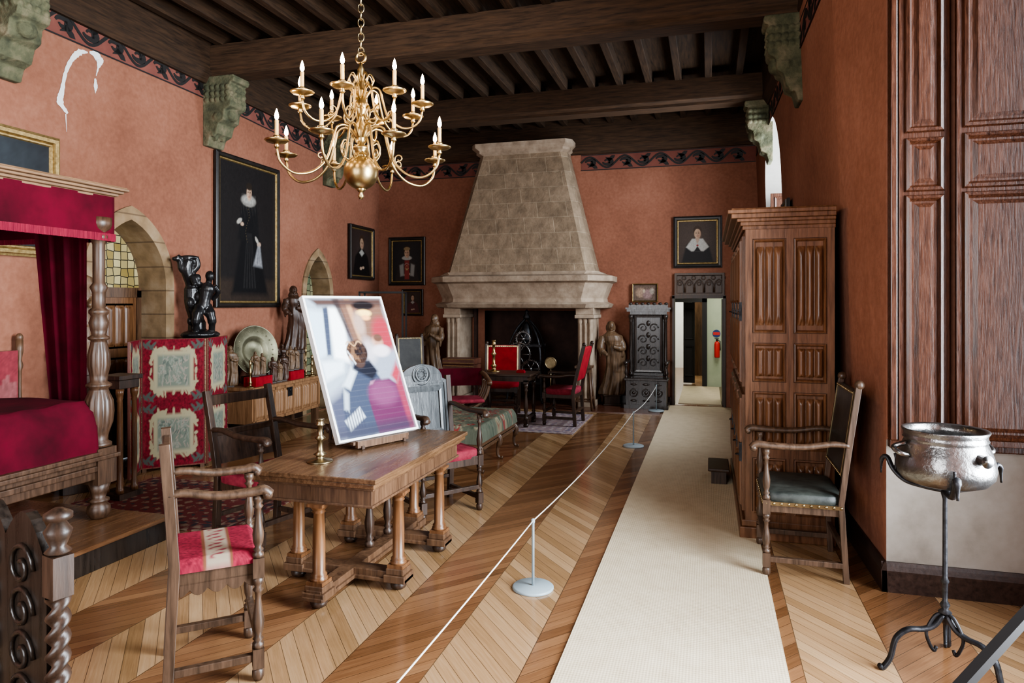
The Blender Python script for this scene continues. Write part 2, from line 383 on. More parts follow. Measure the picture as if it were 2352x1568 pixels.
# ------------------------------------------------------------------ camera
cam=bpy.data.cameras.new('camera'); co=bpy.data.objects.new('camera',cam); C.objects.link(co); S.camera=co
cam.lens=24; cam.sensor_width=36; cam.shift_y=-87/2352; cam.clip_start=.05
co.location=(0,0,1.75); co.rotation_euler=(pi/2,0,math.radians(16.1))
# ------------------------------------------------------------------ room shell
def gothic(c,hw,z0,zs,h,n=12):
    d=max(0,(h*h-hw*hw)/(2*hw)); R=hw+d; pts=[(c-hw,z0)]
    amax=math.atan2(h,d) if d>0 else pi/2
    for i in range(n+1):
        a=amax*i/n; pts.append((c+d-R*math.cos(a),zs+R*math.sin(a)))
    for i in range(n-1,-1,-1):
        a=amax*i/n; pts.append((c-d+R*math.cos(a),zs+R*math.sin(a)))
    pts.append((c+hw,z0)); return pts
def wall(name,outer,holes,fmap,mat):
    loops=[[Vector((a,b,0)) for a,b in outer]]+[[Vector((a,b,0)) for a,b in h] for h in holes]
    tri=tessellate_polygon(loops); flat=[p for l in loops for p in l]
    mb=MB(); mb.add([fmap(p.x,p.y) for p in flat],[tuple(t) for t in tri])
    return mb.obj(name,mat,kind='structure',norm=False)
LX=lambda Y:-5.752-.037*Y
RX=lambda Y,z:1.04-.018*(Y-4.64)-.036*z*min(1,max(0,(Y-4.64)/.9))
HC=5.08
MB().box(-7,2.8,-3,12.6,-.1,0).obj('floor',FLOOR,kind='structure')
arch1=gothic(5.9,.5,0.0,1.95,.70); arch2=gothic(9.78,.37,0.0,1.9,.62)
wall('wall_left',[(-2.6,0),(12.1,0),(12.1,HC),(-2.6,HC)],[[(a,max(b,.01)) for a,b in arch1],[(a,max(b,.01)) for a,b in arch2]],lambda Y,z:(LX(Y),Y,z),PLAS)
wall('wall_back',[(-6.3,0),(1.1,0),(1.1,HC),(-6.3,HC)],[[(-.58,.005),(-.58,1.84),(.235,1.84),(.235,.005)],[(-4.02,.005),(-4.02,1.62),(-2.11,1.62),(-2.11,.005)]],lambda X,z:(X,12.1,z),PLAS)
arch3=gothic(9.85,.95,1.7,3.3,.85)
wall('wall_right',[(5.54,0),(12.15,0),(12.15,HC),(5.54,HC)],[arch3],lambda Y,z:(RX(Y,z),Y,z),PLAS)
MB().grid(4,4,lambda u,v:(RX(4.64+.9*u,HC*v),4.64+.9*u,HC*v),False).obj('wall_right_corner',PLAS,kind='structure',norm=False)
MB().box(1.04,2.4,4.64,4.7,0,.92).obj('wall_niche',NICHE,kind='structure')
MB().box(1.04,2.4,4.64,4.7,.92,HC).obj('wall_niche_upper',PLAS,kind='structure')
wall('wall_window',[(1.9,0),(4.7,0),(4.7,HC),(1.9,HC)],[[(2.05,.6),(2.05,4.5),(3.9,4.5),(3.9,.6)]],lambda Y,z:(2.38,Y,z),NICHE)
MB().box(1.04,2.4,1.9,1.96,0,HC).obj('wall_niche_near',PLAS,kind='structure')
MB().box(1.04,1.10,-2.6,1.96,0,HC).obj('wall_right_near',PLAS,kind='structure')
wall('wall_front',[(-6,0),(1.1,0),(1.1,HC),(-6,HC)],[[(-4.6,.8),(-4.6,4.2),(-.6,4.2),(-.6,.8)]],lambda X,z:(X,-2.6,z),PLAS)
MB().box(-7,2.8,-3,12.6,HC,HC+.08).obj('ceiling',CEIL,kind='structure')
w=MB()
for y in(2.05,2.65,3.3,3.9): w.box(2.37,2.42,y-.03,y+.03,.6,4.5)
for z in(.6,1.9,3.2,4.5): w.box(2.37,2.42,2.05,3.9,z-.03,z+.03)
w.obj('window_1',SHUT,kind='structure')
w=MB()
for y in(9.2,9.85,10.5): w.box(1.5,1.55,y-.025,y+.025,1.7,4.0)
for z in(1.7,2.6,3.4): w.box(1.5,1.55,8.9,10.8,z-.025,z+.025)
w.obj('window_2',SHUT,kind='structure')
w=MB()
for x in(-4.6,-3.3,-1.9,-.6): w.box(x-.03,x+.03,-2.66,-2.6,.8,4.2)
for z in(.8,2.4,4.2): w.box(-4.6,-.6,-2.66,-2.6,z-.03,z+.03)
w.obj('added_rear_window',SHUT,kind='structure')  # unseen window added behind the camera as an opening for fill light
a3=arch3; mb=MB(); vs=[(RX(y,z),y,z) for y,z in a3]+[(1.55,y,z) for y,z in a3]; n=len(a3)
mb.add(vs,[(i,i+1,n+i+1,n+i) for i in range(n-1)]+[(n-1,0,n,2*n-1)]); mb.obj('wall_reveal',nmat('white_plaster',[(.3,(.26,.24,.215)),(.7,(.33,.31,.285))],ns=3,rough=.9),kind='structure',norm=False)
sh=MB()
sh.box(.86,1.40,10.58,10.64,1.8,3.35)
for a in(.91,1.15):
    for z in(1.95,2.4,2.85,3.15): sh.frame(.12,.24,[(0,10.585),(.0,10.57),(.02,10.565),(.03,10.58)],cx=a+.09,cz=z)
sh.obj('window_shutter',SHUT,label='brown panelled wooden shutter inside the arched window',cat='shutter')
BPR=[(0,0),(-.03,0),(-.03,.13),(-.02,.16),(-.012,.18),(0,.18)]
MB().prism(BPR,4.61,12.05,lambda u,v,w:(RX(w,0)-.006*(v>0)+u,w,v)).obj('baseboard_right',BASEB,kind='structure')
MB().prism(BPR,1.01,2.37,lambda u,v,w:(w,4.64+u,v)).obj('baseboard_niche',BASEB,kind='structure')
MB().box(-6.15,-4.9,12.06,12.1,0,.14).box(-1.5,-.62,12.06,12.1,0,.14).obj('baseboard_back',BASEB,kind='structure')
BPL=[(0,0),(.03,0),(.03,.13),(.012,.17),(0,.17)]
MB().prism(BPL,-2.5,5.25,lambda u,v,w:(LX(w)+u,w,v)).prism(BPL,6.55,9.28,lambda u,v,w:(LX(w)+u,w,v)).obj('baseboard_left',BASEB,kind='structure')
tn=1
for Y in(-1.4,1.5,4.45,7.2,10.1):
    z=4.55
    MB().prism([(-.17,HC-.16),(-.17,z+.08),(-.13,z+.04),(-.13,z),(.13,z),(.13,z+.04),(.17,z+.08),(.17,HC-.16)],-6.1,.9,lambda u,v,w:(w,Y+u,v)).obj('trim_%d'%tn,CEILX,kind='structure'); tn+=1
x=-5.75
while x<.85:
    MB().box(x-.048,x+.048,-2.5,12.0,HC-.17,HC).obj('trim_%d'%tn,CEIL,kind='structure',bevel=.008); tn+=1; x+=.41
MB().prism([(0,HC),(.12,HC),(.12,4.72),(.05,4.60),(0,4.60)],-2.5,12.1,lambda u,v,w:(LX(w)+u,w,v-(0 if v>5 else .04*max(0,w-7)))).obj('trim_%d'%tn,CEIL,kind='structure'); tn+=1
MB().prism([(0,HC),(-.14,HC),(-.14,4.52),(-.07,4.41),(0,4.41)],-6.2,.86,lambda u,v,w:(w,12.1+u,v)).obj('trim_%d'%tn,CEILX,kind='structure'); tn+=1
MB().prism([(0,HC),(-.12,HC),(-.12,4.57),(-.06,4.47),(0,4.47)],4.7,12.1,lambda u,v,w:(RX(w,v)+u,w,v)).obj('trim_%d'%tn,CEIL,kind='structure'); tn+=1
# friezes
def frieze(L,fmap,s0=0,H=.26):
    global tn
    a=MB(); n=int(L/.3)+1
    a.grid(n,1,lambda u,v:fmap(s0+u*L,v,.004),False)
    a.obj('trim_%d'%tn,FRZ,kind='structure',norm=False); tn+=1
    b=MB(); P=.62
    def rib(pts,wf):
        vs=[];m=len(pts)
        for i,(s,t) in enumerate(pts):
            q=pts[min(i+1,m-1)];p=pts[max(i-1,0)]
            dx,dy=q[0]-p[0],(q[1]-p[1])*H; l=math.hypot(dx,dy) or 1; nx,ny=-dy/l,dx/l; w=wf(i/(m-1))
            vs+= [fmap(s+nx*w,t+ny*w/H,.009),fmap(s-nx*w,t-ny*w/H,.009)]
        b.add(vs,[(2*i,2*i+2,2*i+3,2*i+1) for i in range(m-1)])
    s=s0
    while s+P/2<s0+L:
        k=int(round((s-s0)/(P/2)))%2; sg=1-2*k
        rib([(s+P/2*i/12,.5+sg*.34*math.sin(pi*i/12)) for i in range(13)],lambda q:.017)
        c=s+P/4
        pts=[]
        for i in range(19):
            t=i/18; ang=pi*.95-t*pi*1.9; r=.09*(1-t*.45)
            pts.append((c+.01+r*math.cos(ang),.5+sg*(-.02+r*.62*math.sin(ang)/H)))
        rib(pts,lambda q:.012+.024*math.sin(pi*min(1,q*1.1)) )
        rib([(c-.03,.5-sg*.30),(c+.04,.5-sg*.14),(c+.10,.5-sg*.30),(c+.14,.5-sg*.38)],lambda q:.034*math.sin(pi*q)+.003)
        rib([(c+.02,.5+sg*.02),(c+.05,.5+sg*.0)],lambda q:.024)
        s+=P/2
    for t in(.03,.97): rib([(s0+L*i/40,t) for i in range(41)],lambda q:.008)
    b.obj('trim_%d'%tn,BLKP,kind='structure',norm=False); tn+=1
fl=lambda Y:4.33-.04*max(0,Y-7)
frieze(14.0,lambda s,t,o:(LX(s)+o,s,fl(s)-.04+t*.29),-1.9,.29)
frieze(2.3,lambda s,t,o:(s,12.1-o,4.12+t*.285),-6.2,.28)
frieze(2.95,lambda s,t,o:(s,12.1-o,4.12+t*.285),-2.2,.28)
frieze(7.3,lambda s,t,o:(RX(s,4.3)-o,s,4.19+t*.27),4.7,.27)
# corbels
def corbel(x,y,sg,i,k=.88):
    global tn
    prof=[(0,0),(.50,0),(.52,-.04),(.50,-.08),(.45,-.09),(.45,-.30),(.47,-.33),(.45,-.38),(.36,-.42),(.34,-.54),(.26,-.58),(.22,-.70),(.12,-.74),(.08,-.85),(0,-.85)]
    Z=4.55
    mb=MB(); mb.prism([(u*k,v) for u,v in prof],-.15,.15,lambda u,v,w:(x+sg*u,y+w,Z+v))
    rs=random.Random(i*7+int(k*10))
    for a in range(5):
        for b in range(3):
            for sy in(-1,1): mb.sup((x+sg*k*(.07+.085*a),y+sy*.15,Z-.14-.075*b),(.034,.022,.030),n=8,m=6)
    for a in range(4):
        for b in range(3): mb.sup((x+sg*k*.45,y-.12+.08*a,Z-.14-.075*b),(.025,.032,.03),n=8,m=6)
    mb.sup((x+sg*k*.35,y,Z-.46),(.07,.10,.08),n=12,m=8); mb.sup((x+sg*k*.41,y,Z-.46),(.025,.02,.03),n=8,m=6)
    for sy in(-1,1): mb.sup((x+sg*k*.24,y+sy*.12,Z-.50),(.09,.05,.07),n=10,m=6); mb.sup((x+sg*k*.14,y+sy*.10,Z-.64),(.08,.05,.08),n=10,m=6)
    for a in range(10): mb.sup((x+sg*k*(.05+.12*rs.random()),y-.13+.26*rs.random(),Z-.55-.2*rs.random()),(.04,.03,.05),n=8,m=6)
    mb.obj('trim_%d'%tn,STONEG,kind='structure',remesh=.009); tn+=1
for i,Y in enumerate((4.45,7.2,10.1)): corbel(LX(Y)+.0,Y,1,i)
corbel(.88,7.2,-1,5,.72); corbel(.84,10.1,-1,6,.72)
# peeled plaster on the left wall
wl=bpy.data.objects['wall_left']
mb=MB()
def patch(pts,ws):
    vs=[]
    P=catmull([(a,b,0) for a,b in pts],7); m=len(P)
    for i,p in enumerate(P):
        t=i/(m-1)*(len(ws)-1); k=min(int(t),len(ws)-2); wd=ws[k]+(ws[k+1]-ws[k])*(t-k); wd*=.8+.4*random.random()
        q=P[min(i+1,m-1)]-P[max(i-1,0)]; q.normalize(); nx,ny=-q.y,q.x
        for sg in(-1,1):
            y=p.x+sg*nx*wd;z=p.y+sg*ny*wd; vs.append((LX(y)+.006,y,z))
    mb.add(vs,[(2*i,2*i+2,2*i+3,2*i+1) for i in range(m-1)])
patch([(5.36,4.25),(5.27,4.22),(5.18,4.12),(5.11,3.97),(5.07,3.78),(5.05,3.67),(5.13,3.58)],[.006,.03,.022,.018,.022,.035,.012])
patch([(5.38,4.26),(5.45,4.26),(5.50,4.22),(5.485,4.14),(5.46,4.05)],[.01,.035,.045,.012,.003])
patch([(5.45,4.02),(5.455,3.95),(5.45,3.87)],[.008,.024,.002]); patch([(5.11,3.57),(5.12,3.40)],[.007,.001])
mb.obj('plaster_patch',WHITE,wl,label='white patch where the red paint has peeled',norm=False)
# arches
def arch_stone(c,hw,zs,h,bw,depth):
    inn=gothic(c,hw,0.0,zs,h); out=gothic(c,hw+bw,0.0,zs,h+bw*1.15); n=len(inn)
    mb=MB(); X0=lambda y:LX(y)+.025
    vs=[(X0(y),y,z) for y,z in inn]+[(X0(y),y,z) for y,z in out]+[(LX(y)-depth,y,z) for y,z in inn]+[(LX(y)-.01,y,z) for y,z in out]
    fs=[]
    for i in range(n-1):
        fs+=[(i,i+1,n+i+1,n+i),(i,2*n+i,2*n+i+1,i+1),(n+i,n+i+1,3*n+i+1,3*n+i)]
    mb.add(vs,fs); return mb
def joints(mat_name):
    m,nt,bs=newmat(mat_name); g=N(nt,'ShaderNodeNewGeometry'); sp=N(nt,'ShaderNodeSeparateXYZ'); nt.links.new(g.outputs['Position'],sp.inputs[0])
    no=N(nt,'ShaderNodeTexNoise'); no.inputs['Scale'].default_value=5; no.inputs['Detail'].default_value=7; nt.links.new(g.outputs['Position'],no.inputs['Vector'])
    c=ramp(nt,no.outputs['Fac'],[(.25,(.14,.09,.045)),(.5,(.26,.17,.09)),(.75,(.36,.265,.165))])
    e=mth(nt,'LESS_THAN',mth(nt,'FRACT',mth(nt,'DIVIDE',sp.outputs[2],.27)),.06)
    mx=N(nt,'ShaderNodeMix'); mx.data_type='RGBA'; nt.links.new(mth(nt,'MULTIPLY',e,.6),mx.inputs[0]); nt.links.new(c,mx.inputs[6]); mx.inputs[7].default_value=(.06,.035,.02,1)
    nt.links.new(mx.outputs[2],bs.inputs['Base Color']); bs.inputs['Roughness'].default_value=.9; bump(nt,bs,no.outputs['Fac'],.6,.02); return m
AST=joints('dressed_arch_stone')
arch_stone(5.9,.5,1.95,.70,.13,.42).obj('trim_%d'%tn,AST,kind='structure',norm=False); tn+=1
arch_stone(9.78,.37,1.9,.62,.11,.35).obj('trim_%d'%tn,AST,kind='structure',norm=False); tn+=1
xd=LX(5.9)-.38
d=empty('door_1','dark linenfold door below yellow leaded glass fanlight','door',(xd,5.9,0)); d['kind']='structure'; del d['category']
mb=MB()
g=[(y-5.9,z) for y,z in gothic(5.9,.49,1.9,1.95,.69)]
mb.prism(g,-.01,.01,lambda u,v,w:(w,u,v)); mb.obj('fanlight',GLASSY,d)
MB().box(-.04,.04,-.5,.5,1.82,1.93).box(-.04,.04,-.5,-.44,0,1.9).box(-.04,.04,.44,.5,0,1.9).obj('door_frame',OAKM,d)
Md=Matrix.Rotation(pi/2,4,'Z')
mb=MB(); mb.box(-.02,.02,-.44,.44,0.01,1.82)
for a,b in((-.4,-.03),(.03,.4)):
    for z0,z1 in((.1,.55),(.65,1.15),(1.25,1.75)): mb.linen(a,b,z0,z1,-.02,.025,3,Md)
mb.obj('door_leaf',COLW,d)
xd=LX(9.78)-.33
MB().prism([(y-9.78,z) for y,z in gothic(9.78,.37,0.01,1.9,.61)],-.01,.01,lambda u,v,w:(w,u,v)).obj('window_4',GLASSG,loc=(xd,9.78,0),kind='structure')
# ------------------------------------------------------------------ passage beyond the back door
MB().box(-.9,1.6,12.6,20,-.1,0).obj('floor_passage',FLOOR,kind='structure')
MB().box(-1.0,-.9,12.15,20,0,2.6).box(1.3,1.4,12.15,20,0,2.6).obj('wall_passage_side',GREENW,kind='structure')
MB().box(-.05,1.4,15,15.2,0,2.6).box(-.75,-.05,15,15.2,1.95,2.6).box(-1,-.75,15,15.2,0,2.6).obj('wall_passage',GREENW,kind='structure')
MB().box(-1,1.5,19.2,19.3,0,2.6).obj('wall_passage_end',WHITE,kind='structure')
MB().box(-1.1,1.5,12.15,20,2.6,2.7).obj('ceiling_passage',OAKD,kind='structure')
dd=empty('door_2','black painted door frame with open leaf','door',(-.4,15,0)); dd['kind']='structure'; del dd['category']
MB().box(-.35,-.31,-.06,.2,0,1.98).box(.26,.36,-.06,.2,0,1.98).box(-.35,.36,-.06,.2,1.78,1.98).obj('door_frame',BLKP,dd)
MB().box(-.14,.10,.40,.44,0.02,1.78).frame(.14,.6,[(0,.395),(0,.38),(.02,.375),(.03,.395)],cz=.5,cx=-.02).frame(.14,.6,[(0,.395),(0,.38),(.02,.375),(.03,.395)],cz=1.3,cx=-.02).obj('door_leaf',BLKP,dd)
MB().box(.0,.45,2.2,2.4,0,2.5).obj('inner_panelling',OAKM,dd)
dd=empty('door_3','dark wooden frame around the doorway in the end wall','door',(-.17,12.1,0)); dd['kind']='structure'; del dd['category']
MB().box(-.44,-.40,-.05,.25,0,1.88).box(.40,.44,-.05,.25,0,1.88).box(-.44,.44,-.05,.25,1.84,1.89).obj('door_frame',OAKD,dd)
MB().box(.385,.41,.05,.85,0.02,1.83).obj('door_leaf',OAKD,dd)
e=empty('fire_extinguisher','red fire extinguisher hung on the pale green wall','fire extinguisher',(.16,14.93,.62))
MB().lathe([(.05,0),(.055,.02),(.055,.28),(.045,.32),(.02,.34)],n=16).obj('cylinder_body',REDP,e)
MB().lathe([(.02,.34),(.025,.36),(.025,.39),(.012,.40)]).tube([(.0,0,.38),(.06,0,.34),(.065,0,.15)],.01).box(-.05,.04,-.01,.01,.39,.405).obj('valve',BLKP,e)
e=empty('fire_sign','round blue and red fire equipment sign on wall','sign',(.15,14.995,1.12))
Mx=Matrix.Rotation(pi/2,4,'X')
MB().lathe([(.08,0),(.08,.006)],n=24,M=Mx,smooth=False).obj('sign_plate',BLUEP,e); MB().box(-.065,.065,-.010,-.007,-.03,.03).obj('sign_band',REDP,e,label='red band')
# ------------------------------------------------------------------ fireplace
fp=empty('fireplace','monumental stone fireplace with tapering block hood','fireplace',(-3.2,12.1,0))
def ring(mb,levels):
    vs=[];n=6
    for (z,hf,df,hwl,ds) in levels:
        vs+=[(-hwl,0,z),(-hwl,-ds,z),(-hf,-df,z),(hf,-df,z),(hwl,-ds,z),(hwl,0,z)]
    fs=[]
    for j in range(len(levels)-1):
        for i in range(n):
            k=(i+1)%n; fs.append((j*n+i,j*n+k,(j+1)*n+k,(j+1)*n+i))
    fs.append(tuple(range(n))[::-1]); fs.append(tuple((len(levels)-1)*n+i for i in range(n)))
    mb.add(vs,fs)
mb=MB(); ring(mb,[(2.27,1.22,.78,1.34,.55),(4.42,.70,.42,.80,.3)]); mb.obj('hood',BLOCK,fp)
mb=MB(); ring(mb,[(4.40,.70,.42,.80,.3),(4.44,.76,.48,.86,.36),(4.48,.76,.48,.86,.36),(4.53,.82,.55,.92,.42),(4.60,.82,.55,.92,.42)]); mb.obj('hood_cornice',STONEM,fp)
mb=MB(); ring(mb,[(1.66,1.1,.72,1.42,.45),(1.68,1.22,.86,1.55,.55),(1.74,1.24,.9,1.58,.57),(1.78,1.15,.8,1.48,.5),(1.84,1.14,.8,1.47,.5),(2.10,1.22,.88,1.57,.55),(2.13,1.28,.96,1.64,.6),(2.22,1.28,.96,1.64,.6),(2.25,1.2,.85,1.5,.55),(2.30,1.24,.82,1.4,.56)]); mb.obj('mantel',STONEM,fp)
for sg in(-1,1):
    mb=MB(); x=sg*1.19
    mb.box(x-.165,x+.165,-.72,0,0,.10); mb.box(x-.125,x+.125,-.68,0,.10,1.5); mb.box(x-.17,x+.17,-.76,0,1.5,1.56); mb.box(x-.155,x+.155,-.74,0,1.56,1.68)
    for dx in(-.085,0,.085): mb.lathe([(.042,.1),(.042,.14),(.028,.17),(.028,1.4),(.042,1.43),(.042,1.5)],c=(x+dx,-.68,0),n=12)
    mb.obj('jamb',STONEM,fp,bevel=.01)
mb=MB(); mb.box(-.98,1.1,.5,.55,0,1.7); mb.box(-1.0,-.95,-.1,.5,0,1.7); mb.box(1.06,1.1,-.1,.5,0,1.7); mb.box(-1,1.1,-.1,.55,1.66,1.75); mb.obj('firebox',SOOTR,fp)
MB().box(-2.0,2.45,-1.15,-.02,.0,.012).obj('hearth',TILE,fp)
ck=empty('iron_clockwork','black wrought iron turret clock mechanism standing in fireplace','clock',(-3.12,11.75,.012))
mb=MB()
for sx in(-.3,.3):
    for sy in(-.18,.18):
        mb.tube(catmull([(sx*1.15,sy*1.2,0),(sx,sy,.15),(sx*.95,sy,.9),(sx*.6,sy*.6,1.25),(0,0,1.5)],5),.02,8)
for z in(.35,.7,1.0): mb.box(-.31,.31,-.2,-.16,z-.02,z+.02).box(-.31,.31,.16,.2,z-.02,z+.02)
mb.lathe([(.05,1.46),(.07,1.5),(.03,1.56),(.04,1.6),(.0,1.64)],n=12)
mb.obj('frame',IRON,ck)
for (x,z,R) in((-.08,.85,.2),(.13,.6,.15),(.0,1.12,.12),(-.15,.45,.1)):
    mb=MB(); M=Matrix.Translation((x,-.23,z))@Mx
    mb.torus((0,0,0),R,.014,28,6,M)
    for a in range(6): mb.tube([(0,0,0),(R*math.cos(a*pi/3),R*math.sin(a*pi/3),0)],.008,6,M)
    for a in range(28): mb.box(R,R+.025,-.006,.006,-.01,.01,M@Matrix.Rotation(a*2*pi/28,4,'Z'))
    mb.lathe([(.03,-.1),(.03,.05)],n=10,M=M); mb.obj('gear_wheel',STEEL,ck)
mb=MB(); M=Matrix.Translation((.50,-.28,.72))@Mx; mb.torus((0,0,0),.095,.012,28,8,M); mb.lathe([(.09,-.004),(.09,.004)],n=28,M=M,smooth=False)
for a in range(12): mb.box(.06,.085,-.004,.004,.004,.007,M@Matrix.Rotation(a*pi/6,4,'Z'))
mb.tube([(.5,-.27,.72),(.5,-.27,0)],.012); mb.obj('dial',BRASSD,ck,label='round brass dial on a thin rod')
mb=MB(); mb.lathe([(.10,1.05),(.11,1.12),(.10,1.25),(.06,1.36),(.02,1.42)],c=(0,-.02,0),n=16); mb.obj('bell',IRON,ck)
# ------------------------------------------------------------------ paintings
def lady_full():
    p=PT(120,164,(.012,.010,.010))
    p.R(0,1,0,.16,(.03,.02,.015),.05)
    p.P([(.2,.05),(.42,.62),(.58,.62),(.85,.05)],(.004,.004,.005),.05)
    p.E(.5,.62,.15,.16,(.005,.005,.006),.2).P([(.3,.45),(.38,.72),(.47,.72),(.42,.45)],(.006,.006,.007),.03).P([(.70,.40),(.63,.72),(.54,.72),(.6,.45)],(.006,.006,.007),.03)
    for i in range(5): p.P([(.40+.05*i,.1),(.46+.02*i,.5),(.465+.02*i,.5),(.42+.05*i,.1)],(.028,.026,.026),.02,.7)
    p.E(.49,.745,.13,.045,(.22,.205,.185),.25).E(.49,.75,.10,.028,(.34,.325,.295),.5)
    for i in range(13): p.P([(.37+.02*i,.70),(.373+.02*i,.79),(.379+.02*i,.79)],(.12,.11,.10),.008,.6)
    p.E(.50,.80,.045,.052,(.44,.29,.20),.25).E(.52,.80,.02,.04,(.28,.17,.11),.8,al=.6).E(.50,.85,.052,.028,(.02,.014,.01),.3)
    p.E(.483,.808,.010,.005,(.03,.02,.015),.4).E(.517,.808,.010,.005,(.03,.02,.015),.4).E(.500,.775,.014,.005,(.26,.07,.06),.4).E(.500,.792,.006,.012,(.32,.19,.13),.6)
    p.E(.33,.585,.045,.018,(.36,.33,.29),.4,.3).E(.38,.565,.03,.014,(.38,.26,.19),.4)
    p.E(.68,.43,.035,.018,(.38,.26,.19),.4).E(.64,.46,.04,.016,(.36,.33,.29),.4,-.6)
    p.P([(.66,.42),(.58,.27),(.74,.26),(.70,.42)],(.24,.24,.25),.03).P([(.66,.40),(.64,.28),(.66,.28),(.675,.40)],(.14,.14,.15),.01).P([(.68,.40),(.69,.28),(.70,.28),(.69,.40)],(.14,.14,.15),.01)
    for i in range(14): p.E(.47+.03*math.sin(i*.5),.70-.02*i,.005,.004,(.10,.075,.04),.6)
    return p.noise(.3)
def bust(bg,dress,collar,hat=None,seed=1,hands=True,light=1):
    p=PT(90,110,bg); p.E(.5,.55,.5,.6,tuple(c*1.8+.01 for c in bg),1.2,al=.6)
    p.P([(.08,0),(.2,.42),(.42,.58),(.58,.58),(.8,.42),(.92,0)],dress,.05)
    if collar=='wide': p.P([(.2,.38),(.36,.58),(.64,.58),(.80,.38),(.66,.28),(.34,.28)],(.38,.365,.33),.03).P([(.40,.27),(.5,.40),(.60,.27)],dress,.02).P([(.44,.60),(.5,.44),(.56,.60)],(.36,.25,.19),.02).E(.5,.42,.03,.02,(.22,.01,.015),.4)
    elif collar=='ruff': p.E(.5,.58,.17,.055,(.33,.315,.285),.3)
    else: p.P([(.38,.50),(.5,.58),(.62,.50),(.5,.42)],(.30,.29,.26),.03)
    p.E(.5,.77,.115,.12,(.04,.022,.013),.25)
    p.E(.5,.70,.085,.115,(.42*light,.28*light,.19*light),.2).E(.54,.68,.05,.09,(.26,.15,.10),.9,al=.6)
    for dx in(-.036,.031): p.E(.5+dx,.715,.018,.008,(.03,.02,.012),.4).E(.5+dx,.740,.022,.004,(.12,.06,.04),.6)
    p.E(.502,.685,.012,.028,(.33,.20,.14),.7).E(.5,.645,.028,.008,(.28,.07,.06),.4)
    if hat: p.E(.5,.81,.11,.045,hat,.3)
    if hands: p.E(.46,.16,.055,.035,(.36,.25,.18),.4).E(.57,.18,.055,.03,(.36,.25,.18),.4)
    return p.noise(.25,seed)
def dec(p): 
    p.P([(.42,.52),(.42,.05),(.58,.05),(.58,.52)],(.20,.035,.03),.03)
    for i in range(6): p.E(.44+.024*i,.40-.03*abs(i-2.5),.008,.008,(.45,.36,.18),.5).E(.42+.03*i,.46-.02*abs(i-2.5),.01,.008,(.4,.38,.33),.5)
    p.E(.5,.30,.04,.025,(.34,.27,.13),.5,al=.8).P([(.27,.12),(.24,.40),(.38,.44),(.40,.14)],(.24,.23,.21),.04).P([(.62,.14),(.64,.44),(.77,.40),(.74,.12)],(.24,.23,.21),.04); return p
rL=pi/2+.037
painting('tall dark full-length portrait of a lady in black with white ruff',(LX(7.92)+.03,7.92,1.70),rL,1.40,1.99,lady_full(),fw=.08)
painting('narrow dark portrait of a man in a black frame',(LX(11.28)+.03,11.28,2.19),rL,.98,.98,bust((.02,.012,.010),(.006,.005,.005),'small',seed=3,light=.7),fw=.07)
def gold_land():
    p=PT(60,40,(.012,.012,.014)); p.E(.5,.8,.5,.3,(.025,.03,.035),.8).E(.4,.4,.2,.3,(.06,.04,.03),.6); p.E(.75,.35,.12,.3,(.07,.05,.035),.6); return p.noise(.3)
painting('dark oil painting in a carved gilt frame on the red wall',(LX(4.1)+.03,4.1,2.17),rL,1.8,1.13,gold_land(),'gold',fw=.09)
painting('portrait of a lady with jewelled dress in a black frame',(-5.59,12.08,2.10),0,.76,.93,dec(bust((.012,.010,.010),(.03,.022,.02),'ruff',(.24,.17,.09),5)),fw=.08)
painting('small dark group portrait in a black frame',(-5.47,12.08,1.52),0,.44,.51,bust((.03,.02,.015),(.08,.03,.03),'small',seed=7),fw=.05)
painting('portrait of a woman in black with a wide white collar',(-.19,12.08,2.36),0,.80,.88,bust((.035,.022,.016),(.008,.006,.006),'wide',seed=2,hands=False),fw=.085)
def sm():
    p=PT(50,36,(.12,.08,.06)); p.E(.3,.5,.2,.3,(.3,.2,.14),.5).E(.6,.4,.2,.3,(.25,.16,.15),.5).E(.8,.6,.1,.2,(.3,.25,.2),.5).E(.45,.6,.06,.12,(.45,.35,.25),.5); return p.noise(.5)
painting('small painting with figures in a thin brown frame',(-1.07,12.08,1.78),0,.44,.32,sm(),'wood',fw=.025)
painting('small dark painting hung high above the wardrobe',(RX(8.2,2.8)-.03,8.2,2.50),-pi/2,.5,.40,sm(),'black',fw=.05)
mb=MB(); mb.box(0,.82,-.03,0,0,.38)
mb.frame(.82,.38,[(0,-.03),(0,-.06),(-.035,-.06),(-.045,-.03)],cx=.41,cz=.19)
for i in range(5):
    c=.09+.16*i
    pts=[(a,-.045,b) for a,b in gothic(c,.07,.05,.16,.11,6)]; mb.tube(pts,.010,6)
    mb.torus((0,0,0),.028,.008,14,6,M=Matrix.Translation((c,-.045,.2))@Mx); mb.torus((0,0,0),.03,.008,14,6,M=Matrix.Translation((c+.07,-.045,.30))@Mx)
mb.obj('wood_carving',OAKG,label='dark carved gothic tracery panel above the doorway',cat='carving',loc=(-.57,12.1,1.89))
